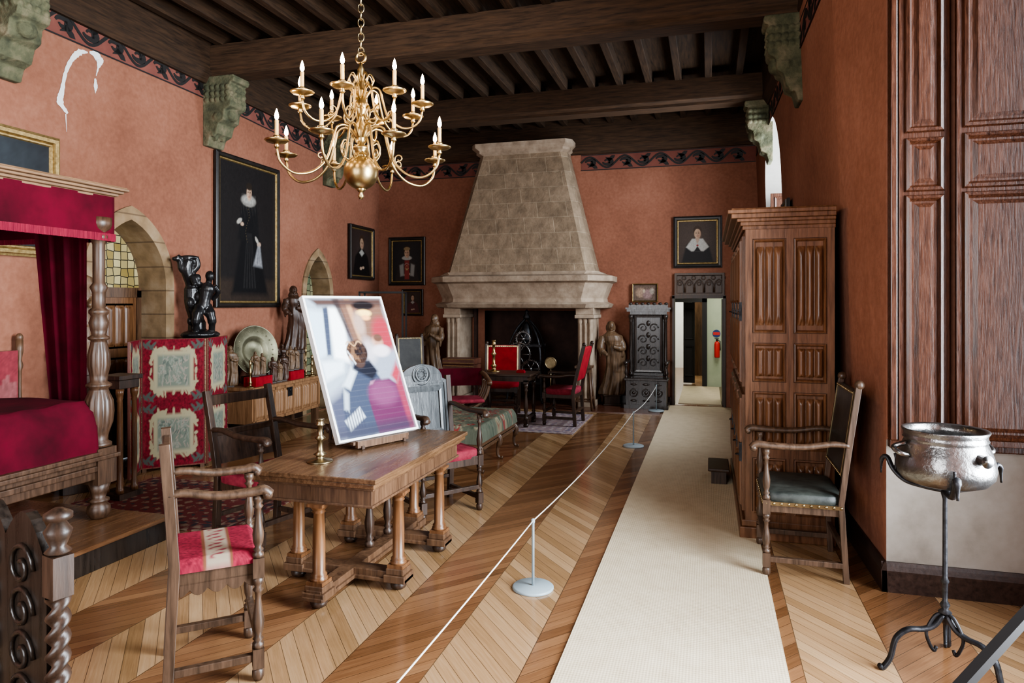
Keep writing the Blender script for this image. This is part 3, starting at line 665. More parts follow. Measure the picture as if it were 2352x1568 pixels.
# ------------------------------------------------------------------ poster on table
def poster():
    p=PT(170,256,(.24,.27,.33))
    p.P([(0,1),(0,.30),(.30,.42),(.46,1)],(.30,.36,.42),.03)
    p.P([(.0,.92),(.0,.55),(.13,.60),(.20,.90)],(.45,.58,.68),.04)
    p.P([(.20,.93),(.11,.58),(.16,.58),(.27,.94)],(.04,.05,.08),.02)
    p.P([(.27,.93),(.19,.56),(.36,.52),(.46,.93)],(.95,.97,.98),.04)
    p.P([(.02,.54),(.02,.40),(.26,.46),(.30,.54)],(.62,.70,.76),.04)
    p.P([(.38,1),(.48,.62),(1,.62),(1,1)],(.15,.08,.055),.06)
    p.P([(.50,1),(.56,.66),(.60,.66),(.57,1)],(.40,.22,.12),.03)
    p.P([(.05,1),(.14,.94),(1,.94),(1,1)],(.06,.035,.03),.04)
    p.P([(.34,1),(.47,.60),(.50,.60),(.42,1)],(.03,.02,.02),.04,.9)
    p.E(.74,.945,.15,.035,(.012,.009,.01),.4).E(.72,.885,.10,.028,(1.0,.66,.22),.5).E(.73,.85,.06,.02,(.85,.40,.16),.7)
    p.E(.62,.80,.07,.09,(.36,.25,.20),.7)
    p.E(.92,.72,.15,.13,(.28,.03,.045),.5)
    p.E(.80,.655,.075,.05,(.42,.22,.15),.5).E(.82,.69,.06,.03,(.10,.05,.035),.5).E(.82,.59,.12,.045,(.62,.57,.60),.5)
    p.E(.66,.60,.09,.09,(.62,.56,.58),.8,al=.6)
    p.P([(0,0),(0,.26),(.25,.34),(.42,0)],(.05,.055,.09),.06)
    p.P([(.10,.0),(.16,.30),(.28,.43),(.42,.50),(.60,.50),(.70,.40),(.76,.2),(.66,0)],(.035,.045,.075),.03)
    p.P([(.20,.36),(.36,.485),(.42,.45),(.28,.33)],(.55,.62,.68),.03,.9).P([(.15,.20),(.20,.34),(.25,.30),(.20,.18)],(.42,.48,.54),.03,.8)
    p.P([(.12,.12),(.34,.20),(.38,.13),(.16,.05)],(.55,.61,.67),.02,.9)
    for i in range(7): p.R(.14+.033*i,.155+.033*i,.06,.19,(.03,.035,.06),.008,.8)
    p.P([(.38,.47),(.43,.53),(.62,.53),(.70,.44),(.60,.38)],(.010,.011,.018),.03)
    p.E(.49,.52,.07,.045,(.05,.03,.025),.3)
    p.E(.49,.59,.135,.085,(.045,.024,.017),.12).E(.54,.60,.085,.075,(.016,.010,.010),.5)
    for i in range(46):
        a=i*2.4; rr=.3+.65*((i*37)%100)/100; p.E(.49+.125*rr*math.cos(a),.595+.082*rr*math.sin(a),.014,.010,(.16,.085,.045) if math.cos(a)<.2 else (.05,.028,.02),.5,a,.7)
    for i in range(16): p.E(.375+.013*i,.655+.016*math.sin(i*.2*pi),.010,.007,(.45,.27,.14),.7,al=.7)
    p.E(.40,.555,.030,.022,(.40,.22,.14),.35).E(.405,.552,.014,.012,(.2,.09,.06),.4)
    p.P([(.36,.60),(.43,.50),(.445,.51),(.375,.61)],(.6,.62,.65),.008,.7)
    p.P([(.50,0),(.48,.24),(.52,.33),(.60,.37),(.82,.38),(.92,.33),(.96,.22),(.97,0)],(.085,.018,.055),.02)
    p.E(.70,.28,.19,.09,(.16,.045,.11),.6,al=.8).P([(.50,.30),(.56,.37),(.84,.395),(.86,.375),(.58,.35)],(.34,.16,.24),.015,.7)
    p.P([(.93,.0),(.90,.32),(1,.44),(1,0)],(.22,.03,.06),.04).P([(.86,.40),(.98,.50),(1,.42),(.92,.33)],(.30,.03,.05),.04)
    p.R(0,1,0,.07,(.03,.03,.05),.08,.8)
    for i in range(26): p.R(0,1,.012+.038*i,.013+.038*i,(.8,.8,.85),.006,.05)
    return p.noise(.06)
ph=math.radians(23.9)
r=empty('framed_photograph','white-framed photograph of a train passenger propped on the table','framed photo',(-2.185,4.27,.835),rot=(-ph,0,math.radians(66.1)))
MB().frame(.66,1.02,[(0,-.01),(0,-.022),(.016,-.022),(.016,.02),(-.01,.02),(-.01,0)],cz=.525).obj('frame',WHITE,r)
poster().obj('print',.66,1.02,PHOTO,r,y=-.012,z0=.015)
MB().box(-.33,.33,-.008,.01,.015,1.035).obj('backing_board',WHITE,r)
e=empty('tabletop_easel','small dark wooden easel holding up the photograph','easel',(-2.185,4.27,.782),math.radians(66.1))
MB().box(-.22,.22,-.05,-.025,.01,.055).box(-.24,.24,-.03,.03,.03,.05).obj('ledge',OAKM,e)
for x in(-.18,.18):
    mb=MB(); mb.bar((x,-.06,.012),(x,.32,.012),.022); mb.bar((x,-.0,.02),(x,.29,.60),.02); mb.bar((x,.29,.60),(x,.31,.01),.018)
    mb.obj('support_leg',OAKD,e)
# ------------------------------------------------------------------ turned work helpers
BAL=[(0,.95),(.03,1.05),(.07,1.05),(.09,.6),(.13,1.0),(.17,.6),(.25,.95),(.38,1.1),(.52,.8),(.68,.55),(.78,.6),(.82,1.0),(.86,.6),(.92,1.0),(1,1.0)]
COL=[(0,1.4),(.04,1.4),(.05,1.15),(.08,1.3),(.105,1.0),(.5,1.0),(.87,.86),(.885,1.08),(.905,.9),(.94,1.25),(.955,1.4),(1,1.4)]
def tprof(z0,z1,r,seq): return [(r*f,z0+(z1-z0)*t) for t,f in seq]
def tleg(mb,x,y,z0,z1,r,seq=BAL,blk=.05,n=14):
    mb.box(x-r,x+r,y-r,y+r,z0,z0+blk); mb.box(x-r,x+r,y-r,y+r,z1-blk,z1)
    mb.lathe(tprof(z0+blk,z1-blk,r,seq),c=(x,y,0),n=n)
def scallop(mb,y0,y1,x,z,h,th=.02,axis='y',nn=5):
    pts=[(y0,z),(y1,z)]
    m=30
    for i in range(m+1):
        u=1-i/m; pts.append((y0+(y1-y0)*u,z-h*(.35+.65*abs(math.cos(pi*nn*u/1.0))**.5 if 0<i<m else 1)))
    if axis=='y': mb.prism(pts,x-th/2,x+th/2,lambda u,v,w:(w,u,v))
    else: mb.prism(pts,x-th/2,x+th/2,lambda u,v,w:(u,w,v))
def chair(name,label,loc,rz,w=.56,d=.48,sh=.47,bh=1.15,ah=.84,wm=None,seat=None,back='rails',bm=None,arms=True,rake=.10,ps=.045,seq=BAL,fr=.025,studs=False,apron=False,cush=.05,painted=None,cat='chair',ov=.06):
    wm=wm or OAKD; seat=seat or VELV2
    r=empty(name,label,cat,loc,rz)
    xb=-d/2; xf=d/2; hy=w/2
    bp=lambda z:(xb if z<sh else xb-rake*((z-sh)/(bh-sh))**1.1)
    for sg in(-1,1):
        mb=MB(); mb.bars([(bp(z)-(.03*(1-z/sh) if z<sh else 0),sg*hy,z) for z in (0,sh*.5,sh,sh+.2,(sh+bh)/2,bh)],ps)
        if back in('leather','uph'):
            mb.sup((bp(bh)-.005,sg*hy,bh+.012),(.03,.028,.03))
        mb.obj('back_post',wm,r,bevel=.003)
        mb=MB()
        mb.box(xf-fr,xf+fr,sg*hy-fr,sg*hy+fr,.06,.15); mb.lathe([(fr*.7,0),(fr*1.1,.02),(fr*1.1,.045),(fr*.8,.06)],c=(xf,sg*hy,0),n=14)
        mb.lathe(tprof(.15,sh-.09,fr,seq),c=(xf,sg*hy,0),n=14); mb.box(xf-fr,xf+fr,sg*hy-fr,sg*hy+fr,sh-.09,sh)
        if arms: mb.lathe(tprof(sh,ah-.02,fr*.95,seq),c=(xf,sg*hy,0),n=14)
        mb.obj('front_leg',wm,r)
        if arms:
            mb=MB(); P=catmull([(bp(ah+.02),sg*hy,ah+.02),(xb+.12*d,sg*hy,ah+.025),(0,sg*(hy+.01),ah-.0),(xf-.03,sg*(hy+.015),ah+.0),(xf+ov,sg*(hy+.015),ah+.005),(xf+ov+.03,sg*(hy+.015),ah-.02)],5)
            mb.tube(P,[.018+.008*(i/len(P)) for i in range(len(P))],8,flat=1.35)
            mb.sup((xf+ov+.02,sg*(hy+.015),ah-.018),(.024,.036,.024),n=12,m=8)
            mb.obj('armrest',wm,r)
    mb=MB(); mb.box(xb,xf,-hy,-hy+.03,sh-.08,sh-.005).box(xb,xf,hy-.03,hy,sh-.08,sh-.005).box(xf-.015,xf+.015,-hy,hy,sh-.08,sh-.005).box(xb-.015,xb+.015,-hy,hy,sh-.08,sh-.005)
    if apron: 
        scallop(mb,-hy+.02,hy-.02,xf,sh-.07,.06); scallop(mb,xb+.02,xf-.02,-hy+.01,sh-.07,.06,axis='x',nn=4); scallop(mb,xb+.02,xf-.02,hy-.01,sh-.07,.06,axis='x',nn=4)
    mb.obj('seat_frame',wm,r,bevel=.003)
    if painted is None:
        mb=MB(); mb.sup((0,0,sh+.01),(d/2+.02,hy+.015,cush),.32,28,12); mb.obj('seat_cushion',seat,r)
    else:
        pt=painted
        def fn(u,v):
            X=xb-.02+(d+.04)*v; Y=(hy+.015)*(1-2*u)
            e=min(u,1-u,v,1-v); return (X,Y,sh-.02+cush*1.3*min(1,e/.09)**.5)
        pt.obj('seat_cushion',1,1,FABRIC,r,fn=fn)
    for sg in(-1,1): MB().bar((xb-.02,sg*hy,.11),(xf,sg*hy,.11),.034).obj('stretcher',wm,r,bevel=.003)
    MB().bar((xf,-hy,.20),(xf,hy,.20),.034).obj('stretcher',wm,r,bevel=.003); MB().bar((xb-.02,-hy,.2),(xb-.02,hy,.2),.03).obj('stretcher',wm,r,bevel=.003)
    if back in('rails','panel'):
        for z,h in((bh-.07,.075),(sh+.32,.045)):
            MB().box(bp(z)-.014,bp(z)+.014,-hy,hy,z-h/2,z+h/2).obj('back_rail',wm,r,bevel=.004)
        if back=='panel':
            MB().add([(bp(sh+.10)-.006,-hy+.01,sh+.10),(bp(sh+.10)-.006,hy-.01,sh+.10),(bp(sh+.30)-.006,hy-.01,sh+.30),(bp(sh+.30)-.006,-hy+.01,sh+.30),(bp(sh+.10)+.006,-hy+.01,sh+.10),(bp(sh+.10)+.006,hy-.01,sh+.10),(bp(sh+.30)+.006,hy-.01,sh+.30),(bp(sh+.30)+.006,-hy+.01,sh+.30)],[(0,1,2,3),(4,5,6,7),(0,1,5,4),(2,3,7,6),(0,3,7,4),(1,2,6,5)]).obj('back_panel',wm,r)
    elif back in('leather','uph'):
        z0,z1=sh+.16,bh-.02; xm=(bp(z0)+bp(z1))/2; ang=-math.atan2(bp(z0)-bp(z1),z1-z0)
        M=Matrix.Translation((xm,0,(z0+z1)/2))@Matrix.Rotation(ang,4,'Y')
        mb=MB(); mb.sup((0,0,0),(.022,hy-.0,(z1-z0)/2),.25,28,12,M); mb.obj('backrest',bm or seat,r)
        mb=MB(); hh=(z1-z0)/2
        mb.frame(2*hy-.04,2*hh-.04,[(-.010,-.021),(-.010,-.025),(.010,-.025),(.010,-.021)],M=M@Matrix.Rotation(pi/2,4,'Z'))
        for k in range(15):
            y=-hy+.03+(2*hy-.06)*k/14
            for s2 in(-1,1): mb.sup((.025,y,s2*(hh-.02)),(.006,.008,.008),n=8,m=5,M=M)
        mb.obj('nailhead_trim',BRASSD,r)
    elif back=='carved':
        z0=sh+.08
        mb=MB()
        prof=[(-hy+.02,z0),(hy-.02,z0),(hy-.02,bh-.04)]
        for i in range(13):
            a=pi*i/12; prof.append(((hy-.06)*math.cos(a),bh-.02+.13*math.sin(a)))
        prof.append((-hy+.02,bh-.04))
        mb.prism(prof,-.012,.012,lambda u,v,w:(bp(min(v,bh))+w,u,v))
        Mr=Matrix.Rotation(pi/2,4,'Z')
        MM=Matrix.Translation((bp((z0+bh)/2)+.012,0,(z0+bh)/2-.02))@Matrix.Rotation(-math.atan2(rake,bh-sh),4,'Y')@Mr
        mb.frame(2*hy-.22,bh-z0-.22,[(0,0),(0,-.02),(.02,-.024),(.05,-.014),(.05,0)],M=MM)
        mb.frame(2*hy-.10,bh-z0-.08,[(0,0),(0,-.014),(.02,-.014),(.02,0)],M=MM)
        MM=Matrix.Translation((bp(bh)+.014,0,bh+.02))@Matrix.Rotation(-math.atan2(rake,bh-sh)+pi/2,4,'Y')
        for R in(.085,.055): mb.torus((0,0,0),R,.012,24,6,M=MM)
        for k in range(9): 
            a=2*pi*k/9; mb.sup((.035*math.cos(a),.035*math.sin(a),0),(.015,.015,.012),n=8,m=6,M=MM)
        mb.obj('backrest',bm or wm,r)
    if studs:
        mb=MB()
        zz=sh-.02
        mb.box(xf+.014,xf+.022,-hy-.012,hy+.012,zz-.012,zz+.012).box(xb,xf+.02,-hy-.018,-hy-.010,zz-.012,zz+.012).box(xb,xf+.02,hy+.010,hy+.018,zz-.012,zz+.012)
        for k in range(13):
            y=-hy+2*hy*k/12; mb.sup((xf+.022,y,zz),(.006,.010,.010),n=8,m=5)
        for k in range(11):
            X=xb+d*k/10
            for sg in(-1,1): mb.sup((X,sg*(hy+.018),zz),(.010,.006,.010),n=8,m=5)
        mb.obj('nailhead_trim',BRASSD,r)
    return r
# ------------------------------------------------------------------ main table
t=empty('refectory_table','antique walnut draw-leaf table on columns with stretcher base','table',(-2.19,4.14,0))
hx,hy=.43,.745
MB().box(-hx,hx,-hy,hy,.752,.78).obj('tabletop',OAKMY,t,bevel=.004)
MB().box(-hx+.015,hx-.015,-hy+.01,hy-.01,.722,.750).obj('draw_leaf',OAKMY,t,bevel=.004)
mb=MB()
a,b=hx-.06,hy-.07
mb.box(-a,a,-b,b,.60,.722)
for (o,z0,z1) in((.02,.70,.722),(.012,.60,.615)): mb.box(-a-o,a+o,-b-o,b+o,z0,z1)
mb.obj('apron',OAKM,t,bevel=.003)
cols=[(0.025,-.66,1),(-.345,-.30,1),(.355,-.30,1),(-.345,.36,1),(.355,.36,1),(0.025,.66,1)]
for (x,y,_) in cols:
    mb=MB(); mb.lathe(tprof(.155,.60,.036,COL),c=(x,y,0),n=20); mb.box(x-.052,x+.052,y-.052,y+.052,.135,.158); mb.box(x-.052,x+.052,y-.052,y+.052,.585,.602); mb.obj('column_leg',COLW,t)
for (x,y) in((0.025,-.05),(0.025,.22)):
    MB().lathe(tprof(.14,.56,.03,BAL),c=(x,y,0),n=16).lathe([(.05,.54),(.05,.6)],c=(x,y,0),n=4).obj('turned_support',OAKD,t)
mb=MB()
mb.box(-.025,.075,-.72,.72,.075,.115); mb.box(-.04,.09,-.735,.735,.055,.078)
for y in(-.30,.36): mb.box(-.40,.41,y-.05,y+.05,.075,.117); mb.box(-.415,.425,y-.065,y+.065,.055,.079)
for (x,y,_) in cols: mb.box(x-.07,x+.07,y-.07,y+.07,.055,.10); mb.box(x-.058,x+.058,y-.058,y+.058,.10,.137)
mb.obj('stretcher_base',OAKM,t,bevel=.004)
for (x,y,_) in cols:
    MB().lathe([(.025,0),(.045,.012),(.05,.03),(.04,.05),(.03,.058)],c=(x,y,0),n=16).obj('bun_foot',OAKD,t)
def candlestick(label,loc,h,r,mat=BRASS,n=20):
    o=MB().lathe([(r,0),(r,.006),(r*.9,.012),(r*.35,.02),(r*.28,h*.14),(r*.5,h*.18),(r*.22,h*.24),(r*.2,h*.5),(r*.42,h*.56),(r*.2,h*.62),(r*.2,h*.84),(r*.38,h*.87),(r*.25,h*.9),(r*.3,h*.99),(r*.33,h)],n=n).obj('candlestick',mat,loc=loc,label=label,cat='candlestick'); return o
candlestick('small brass candlestick standing on the walnut table',(-2.294,3.70,.78),.262,.08,BRASSD)
# ------------------------------------------------------------------ chairs
def cushion_band():
    p=PT(80,80,(.20,.014,.03)); p.noise(.7,2); p.P([(0,.38),(1,.38),(1,.64),(0,.64)],(.28,.22,.16),.04)
    for i in range(9): p.E(.1+.1*i,.51+.03*math.sin(i*2),.026,.09,(.17,.03,.04),.4,.4).E(.12+.1*i,.51,.012,.06,(.28,.22,.16),.4)
    p.R(0,1,.35,.38,(.15,.06,.03),.01).R(0,1,.64,.67,(.15,.06,.03),.01); return p
f=Vector((.74,.67));sd=Vector((-.67,.74)); nb=Vector((-2.27,2.50)); cc=nb+f*.165+sd*.225
chair('armchair','brown wooden armchair with red embroidered seat beside the table',(cc.x,cc.y,0),math.atan2(.67,.74),w=.45,d=.35,sh=.57,bh=1.13,ah=.88,wm=OAKG,rake=.04,painted=cushion_band(),apron=True,back='rails',cush=.04,ov=.02)
chair('armchair','dark wooden armchair with high open back behind the table',(-3.16,4.42,0),math.radians(-14),w=.56,d=.46,sh=.47,bh=1.10,ah=.80,wm=OAKD,rake=.14,back='panel')
chair('armchair','carved armchair with round-crested panel back and turned arms',(-2.22,5.42,0),math.radians(-38),w=.54,d=.46,sh=.47,bh=1.10,ah=.83,wm=OAKD,rake=.08,back='carved',bm=nmat('sheen_tinted_oak',[(.3,(.035,.038,.040)),(.7,(.105,.115,.12))],scale=(10,10,1),ns=3,rough=.25),seat=VELV2)  # back panel: bluish reflection on dark wood is put into the base colour
chair('armchair','wooden armchair with studded dark leather seat beside wardrobe',(.575,4.97,0),pi,w=.58,d=.44,sh=.49,bh=1.23,ah=.84,wm=OAKG,rake=.10,back='leather',bm=LEATH,seat=GLEATH,studs=True,fr=.023,ps=.035)
chair('side_chair','high-backed chair with crimson velvet behind the small table',(-3.12,10.18,0.009),math.radians(-80),w=.52,d=.45,sh=.47,bh=1.10,ah=.75,wm=OAKD,rake=.06,back='uph',bm=REDBOX,seat=REDBOX,arms=False)
chair('armchair','dark wooden chair with pink velvet back and seat on the rug',(-2.05,9.80,0.009),pi-.05,w=.52,d=.42,sh=.47,bh=1.15,ah=.70,wm=OAKD,rake=.16,back='uph',bm=REDBOX,seat=VELV2,arms=True)
chair('side_chair','dark carved high-backed chair near the end wall',(-4.55,10.1,0),math.radians(-50),w=.42,d=.40,sh=.47,bh=1.22,wm=OAKD,rake=.10,back='leather',bm=LEATH,seat=LEATH,arms=False)
sv=empty('curved_armchair','low curule armchair with curved arms and fringed crimson seat','chair',(-3.15,8.58,0),math.radians(-60))
for sg in(-1,1):
    for x in(-.18,-.06,.06,.18):
        MB().tube(catmull([(x,-sg*.3,0.008),(x,-sg*.22,.16),(x,0,.33),(x,sg*.22,.46),(x,sg*.30,.62),(x,sg*.30,.72)],5),.016,8,flat=1.3).obj('curved_leg',OAKM,sv)
    MB().tube(catmull([(-.26,sg*.30,.80),(-.1,sg*.32,.77),(.1,sg*.32,.73),(.25,sg*.30,.73),(.30,sg*.29,.70)],5),.03,8,flat=1.2).obj('armrest',OAKM,sv)
MB().sup((0,0,.47),(.24,.27,.03),.4).obj('seat',VELV2,sv)
MB().grid(20,6,lambda u,v:(-.27-.04*math.sin(pi*u),-.3+.6*u,.62+.24*v),True).obj('back_sling',VELV,sv,norm=False)
# near-left dark carved chair
nc=empty('carved_chair','very dark carved chair with twisted posts and turned finials','chair',(-2.05,1.325,0),math.radians(-105))
nc.scale=(1,1,.957)
def twist(mb,x,y,z0,z1,r,turns,n=16,m=60):
    vs=[];fs=[]
    for j in range(m+1):
        z=z0+(z1-z0)*j/m; ph=2*pi*turns*j/m
        for i in range(n):
            a=2*pi*i/n; rr=r*(.72+.28*math.cos(2*(a-ph))); vs.append((x+rr*math.cos(a),y+rr*math.sin(a),z))
    for j in range(m):
        for i in range(n):
            k=(i+1)%n; fs.append((j*n+i,j*n+k,(j+1)*n+k,(j+1)*n+i))
    mb.add(vs,fs,True)
VDK=wood('very_dark_oak',(.008,.006,.005),(.028,.019,.014),rough=.3)
for sg in(-1,1):
    mb=MB(); y=sg*.26
    mb.box(-.25,-.20,y-.028,y+.028,0,.42); twist(mb,-.225,y,.42,.98,.033,5); mb.box(-.252,-.198,y-.03,y+.03,.98,1.10)
    mb.lathe([(.02,1.10),(.034,1.11),(.02,1.125),(.03,1.15),(.036,1.17),(.02,1.195),(.036,1.205),(.036,1.22),(.012,1.235)],c=(-.225,y,0),n=16); mb.obj('back_post',OAKD,nc)
    mb=MB(); twist(mb,.22,y,.08,.40,.03,3); mb.box(.19,.25,y-.03,y+.03,.40,.47); mb.box(.19,.25,y-.03,y+.03,0,.08); mb.obj('front_leg',VDK,nc)
mb=MB(); pr=[(-.24,.55),(.24,.55),(.24,1.02)]
for i in range(17):
    a=i/16; pr.append((.24-.48*a,1.06+.10*abs(math.sin(pi*a*2))+.06*math.sin(pi*a)))
pr.append((-.24,1.02)); mb.prism(pr,-.235,-.205,lambda u,v,w:(w,u,v))
def swirl(mb,cy,cz,R,sg,x,rr=.009):
    pts=[]
    for i in range(22):
        t=i/21; a=2.6*pi*t; q=R*(1-.8*t); pts.append((x,cy+sg*q*math.cos(a),cz+q*math.sin(a)))
    mb.tube(pts,rr,6)
for j in range(4):
    for sg in(-1,1):
        for x in(-.238,-.202): swirl(mb,sg*.10,.65+.13*j,.075,sg,x)
mb.obj('backrest',VDK,nc)
MB().box(-.25,.25,-.26,.26,.40,.45).obj('seat',VDK,nc,bevel=.006)
for a in((-.24,.24,-.24,-.21),(-.24,.24,.21,.24),(-.02,.02,-.24,.24)): MB().box(*a,.12,.15).obj('stretcher',VDK,nc)
# ------------------------------------------------------------------ wardrobe
wd=empty('wardrobe','large brown oak wardrobe with linenfold panels against the red wall','wardrobe',(.575,6.54,0))
hx=.315;hy=1.15
MB().box(-hx,hx-.02,-hy,hy,.14,2.33).obj('body',WARD,wd)
mb=MB(); mb.box(-hx-.04,hx-.01,-hy-.03,hy+.03,0,.09); mb.box(-hx-.025,hx-.01,-hy-.018,hy+.018,.09,.14); mb.obj('plinth',WARD,wd,bevel=.008)
mb=MB()
for (o,z0,z1) in((.02,2.30,2.33),(.035,2.33,2.36),(.06,2.36,2.385),(.10,2.385,2.42),(.125,2.42,2.45),(.10,2.45,2.46)):
    mb.box(-hx-o,hx-.01,-hy-o*.4,hy+o*.5,z0,z1)
mb.obj('cornice',WARD,wd,bevel=.006)
zr=[(.20,.60),(.68,1.09),(1.18,1.45),(1.54,2.22)]
side=MB()
for x in(-hx,-.03,hx-.07): side.box(x,x+.05,-hy-.022,-hy,.14,2.30)
for z in(.14,.61,1.10,1.46,2.23): side.box(-hx,hx-.02,-hy-.02,-hy,z,z+.07 if z<2 else 2.30)
for (a,b) in((-hx+.06,-.04),(.03,hx-.08)):
    for z0,z1 in zr:
        side.linen(a+.014,b-.014,z0+.02,z1-.02,-hy+.001,.034,3)
        side.frame(b-a-.03,z1-z0-.03,[(0,-hy-.002),(.004,-hy-.014),(.012,-hy-.024),(.02,-hy-.021)],cx=(a+b)/2,cz=(z0+z1)/2)
side.obj('side_panel',WARD,wd)
Mr=Matrix.Rotation(-pi/2,4,'Z')
nd=4
for k in range(nd):
    for (zz0,zz1) in((.18,1.06),(1.12,2.26)):
        y1=hy-.06-(2*hy-.12)*k/nd; y0=y1-(2*hy-.12)/nd+.02
        dr=MB(); dr.box(-hx-.02,-hx,y0,y1,zz0,zz1)
        cx=-(y0+y1)/2; w_=(y1-y0)
        segs=[(zz0+.06,(zz0+zz1)/2-.03),((zz0+zz1)/2+.03,zz1-.06)]
        for a,b in segs:
            dr.linen(cx-w_/2+.07,cx+w_/2-.07,a,b,-hx-.02,.026,4,Mr)
            dr.frame(w_-.12,b-a+.02,[(0,-hx-.02),(.005,-hx-.032),(.015,-hx-.035),(.02,-hx-.02)],M=Mr,cx=cx,cz=(a+b)/2)
        do=dr.obj('door',WARD,wd)
        for z in(zz0+.15,zz1-.15): MB().box(-hx-.034,-hx-.02,y1-.12,y1,z-.015,z+.015).obj('hinge',IRON,do,label='dark iron strap hinge')
        MB().box(-hx-.04,-hx-.02,y0+.01,y0+.06,(zz0+zz1)/2-.07,(zz0+zz1)/2+.07).torus((-hx-.045,y0+.035,(zz0+zz1)/2-.02),.02,.005,14,6).obj('lock_plate',IRON,do,label='dark iron lock plate')
kn=empty('wooden_step','low dark wooden step beside the wardrobe','step',(.09,7.1,0))
MB().box(-.10,.10,-.25,.25,.13,.16).obj('tread',OAKD,kn,bevel=.01); MB().box(-.07,.07,-.22,-.18,0.012,.13).box(-.07,.07,.18,.22,0.012,.13).box(-.01,.01,-.2,.2,.03,.12).obj('support',OAKD,kn)
# ------------------------------------------------------------------ shutters in near niche
def shutter(label,x0,x1,y,zr,z0=.93,z1=4.4):
    r=empty('window_shutter',label,'shutter',(x0,y,0)); w_=x1-x0
    MB().box(0,w_,-.035,0,z0,z1).obj('leaf',SHUT,r,bevel=.004)
    for a,c in zr:
        p=MB(); ww=w_-.13; hh=c-a; cx=w_/2; cz=(a+c)/2
        p.frame(ww,hh,[(-.004,-.034),(.0,-.040),(.012,-.058),(.028,-.052),(.036,-.035)],cx=cx,cz=cz)
        p.frame(ww,hh,[(-.012,-.033),(-.04,-.048)],cx=cx,cz=cz)
        p.box(cx-ww/2+.04,cx+ww/2-.04,-.048,-.036,cz-hh/2+.04,cz+hh/2-.04)
        p.obj('raised_panel',SHUT,r)
    return r
zs=[(1.0,2.36),(2.45,2.70),(2.80,4.2)]
MB().box(1.045,1.085,4.56,4.64,.93,4.5).box(1.045,2.3,4.58,4.64,.88,.935).obj('trim_%d'%tn,SHUT,kind='structure',bevel=.008); tn+=1
shutter('tall walnut panelled window shutter folded against the reveal',1.09,1.36,4.60,zs)
shutter('wide walnut panelled window shutter standing open in the niche',1.375,1.88,4.54,zs)
# ------------------------------------------------------------------ pot stand
ps=empty('iron_tripod_stand','tall wrought iron tripod stand with curled hooks','stand',(1.078,3.69,0),.35)
mb=MB(); mb.lathe([(.012,.27),(.03,.285),(.014,.30),(.022,.32),(.011,.34),(.013,.42),(.018,.43),(.011,.45),(.010,.82),(.02,.86),(.015,.875)],n=12); mb.obj('rod',IRON,ps)
for k in range(3):
    M=Matrix.Rotation(k*2*pi/3+.9,4,'Z')
    mb=MB(); mb.tube(catmull([(0.01,0,.27),(.05,0,.22),(.10,0,.20),(.17,0,.195),(.225,0,.15),(.25,0,.06),(.285,0,.010),(.30,0,.02)],5),.012,8,M,flat=1.4)
    mb.tube(catmull([(.02,0,.28),(.05,0,.26),(.085,0,.19),(.07,0,.13),(.05,0,.10),(.04,0,.12)],5),.008,8,M); mb.obj('foot',IRON,ps)
for k in range(3):
    M=Matrix.Rotation(k*2*pi/3+.05,4,'Z')
    mb=MB(); mb.tube(catmull([(0,0,.86),(.10,0,.862),(.18,0,.875),(.235,0,.92),(.265,0,.975),(.29,0,.96),(.295,0,.89)],5),[.011]*26+[.008,.006,.005,.004],8,M,flat=1.5)
    mb.tube(catmull([(.225,0,.91),(.222,0,.97),(.228,0,1.0)],4),.007,6,M); mb.obj('hook_arm',IRON,ps)
pt=empty('cauldron','round old pewter cauldron with collar resting on iron stand','pot',(1.078,3.69,.888),.35)
MB().lathe([(.0,0),(.13,.004),(.175,.02),(.200,.05),(.207,.085),(.203,.12),(.190,.165),(.176,.20),(.170,.215),(.178,.222),(.172,.232),(.172,.245),(.182,.262),(.180,.268),(.165,.262),(.158,.23),(.17,.19),(.19,.10),(.15,.03),(0,.015)],n=40).obj('vessel',STEEL,pt)
for sx in(-1,1): MB().tube(catmull([(sx*.192,-.02,.15),(sx*.232,-.01,.16),(sx*.235,.03,.18),(sx*.172,.03,.20)],5),.012,8).obj('handle',STEEL,pt)
MB().lathe([(.024,0),(.022,.05),(.03,.055)],n=12,M=Matrix.Translation((.03,-.175,.16))@Matrix.Rotation(pi/2,4,'X')).obj('spout',STEEL,pt)
ir=empty('iron_rack','black iron rack with a slanting bar on uprights','rack',(.785,2.257,0))
dv=Vector((.204,.165,.135)); c0=Vector((0,0,.762))
MB().bar(tuple(c0-dv*1.2),tuple(c0+dv*2.2),.028).obj('slanting_bar',BLKP,ir)
for k in(-1.15,2.15):
    q=c0+dv*k; MB().bar((q.x,q.y,0),tuple(q),.025).box(q.x-.08,q.x+.08,q.y-.08,q.y+.08,0,.012).obj('upright',BLKP,ir)
# ------------------------------------------------------------------ runner and rugs, barrier
MB().box(-.70,.36,-1.5,11.98,.001,.010).obj('floor_runner',RUNNER,label='long beige ribbed sisal runner laid along the parquet',cat='rug')
MB().box(-.52,.20,12.3,14.9,.001,.010).obj('floor_runner',RUNNER,label='pale sisal runner continuing through the far doorway',cat='rug')
RG=rug('persian_red',1.8,1.25,(.13,.016,.016),(.025,.022,.03),(.25,.17,.12))
MB().box(-.9,.9,-.62,.62,0,.008).obj('persian_rug',RG,label='red and navy patterned rug beside the bed dais',cat='rug',loc=(-4.45,4.98,.001))
RG2=rug('persian_pale',1.8,1.7,(.22,.15,.15),(.10,.085,.13),(.32,.28,.27))
MB().box(-.9,.9,-.85,.85,0,.008).obj('persian_rug',RG2,label='faded mauve patterned rug under the small table',cat='rug',loc=(-2.65,9.82,.001))
posts=[(-1.12,.25),(-1.04,4.07),(-.89,8.45),(-.82,11.25)]
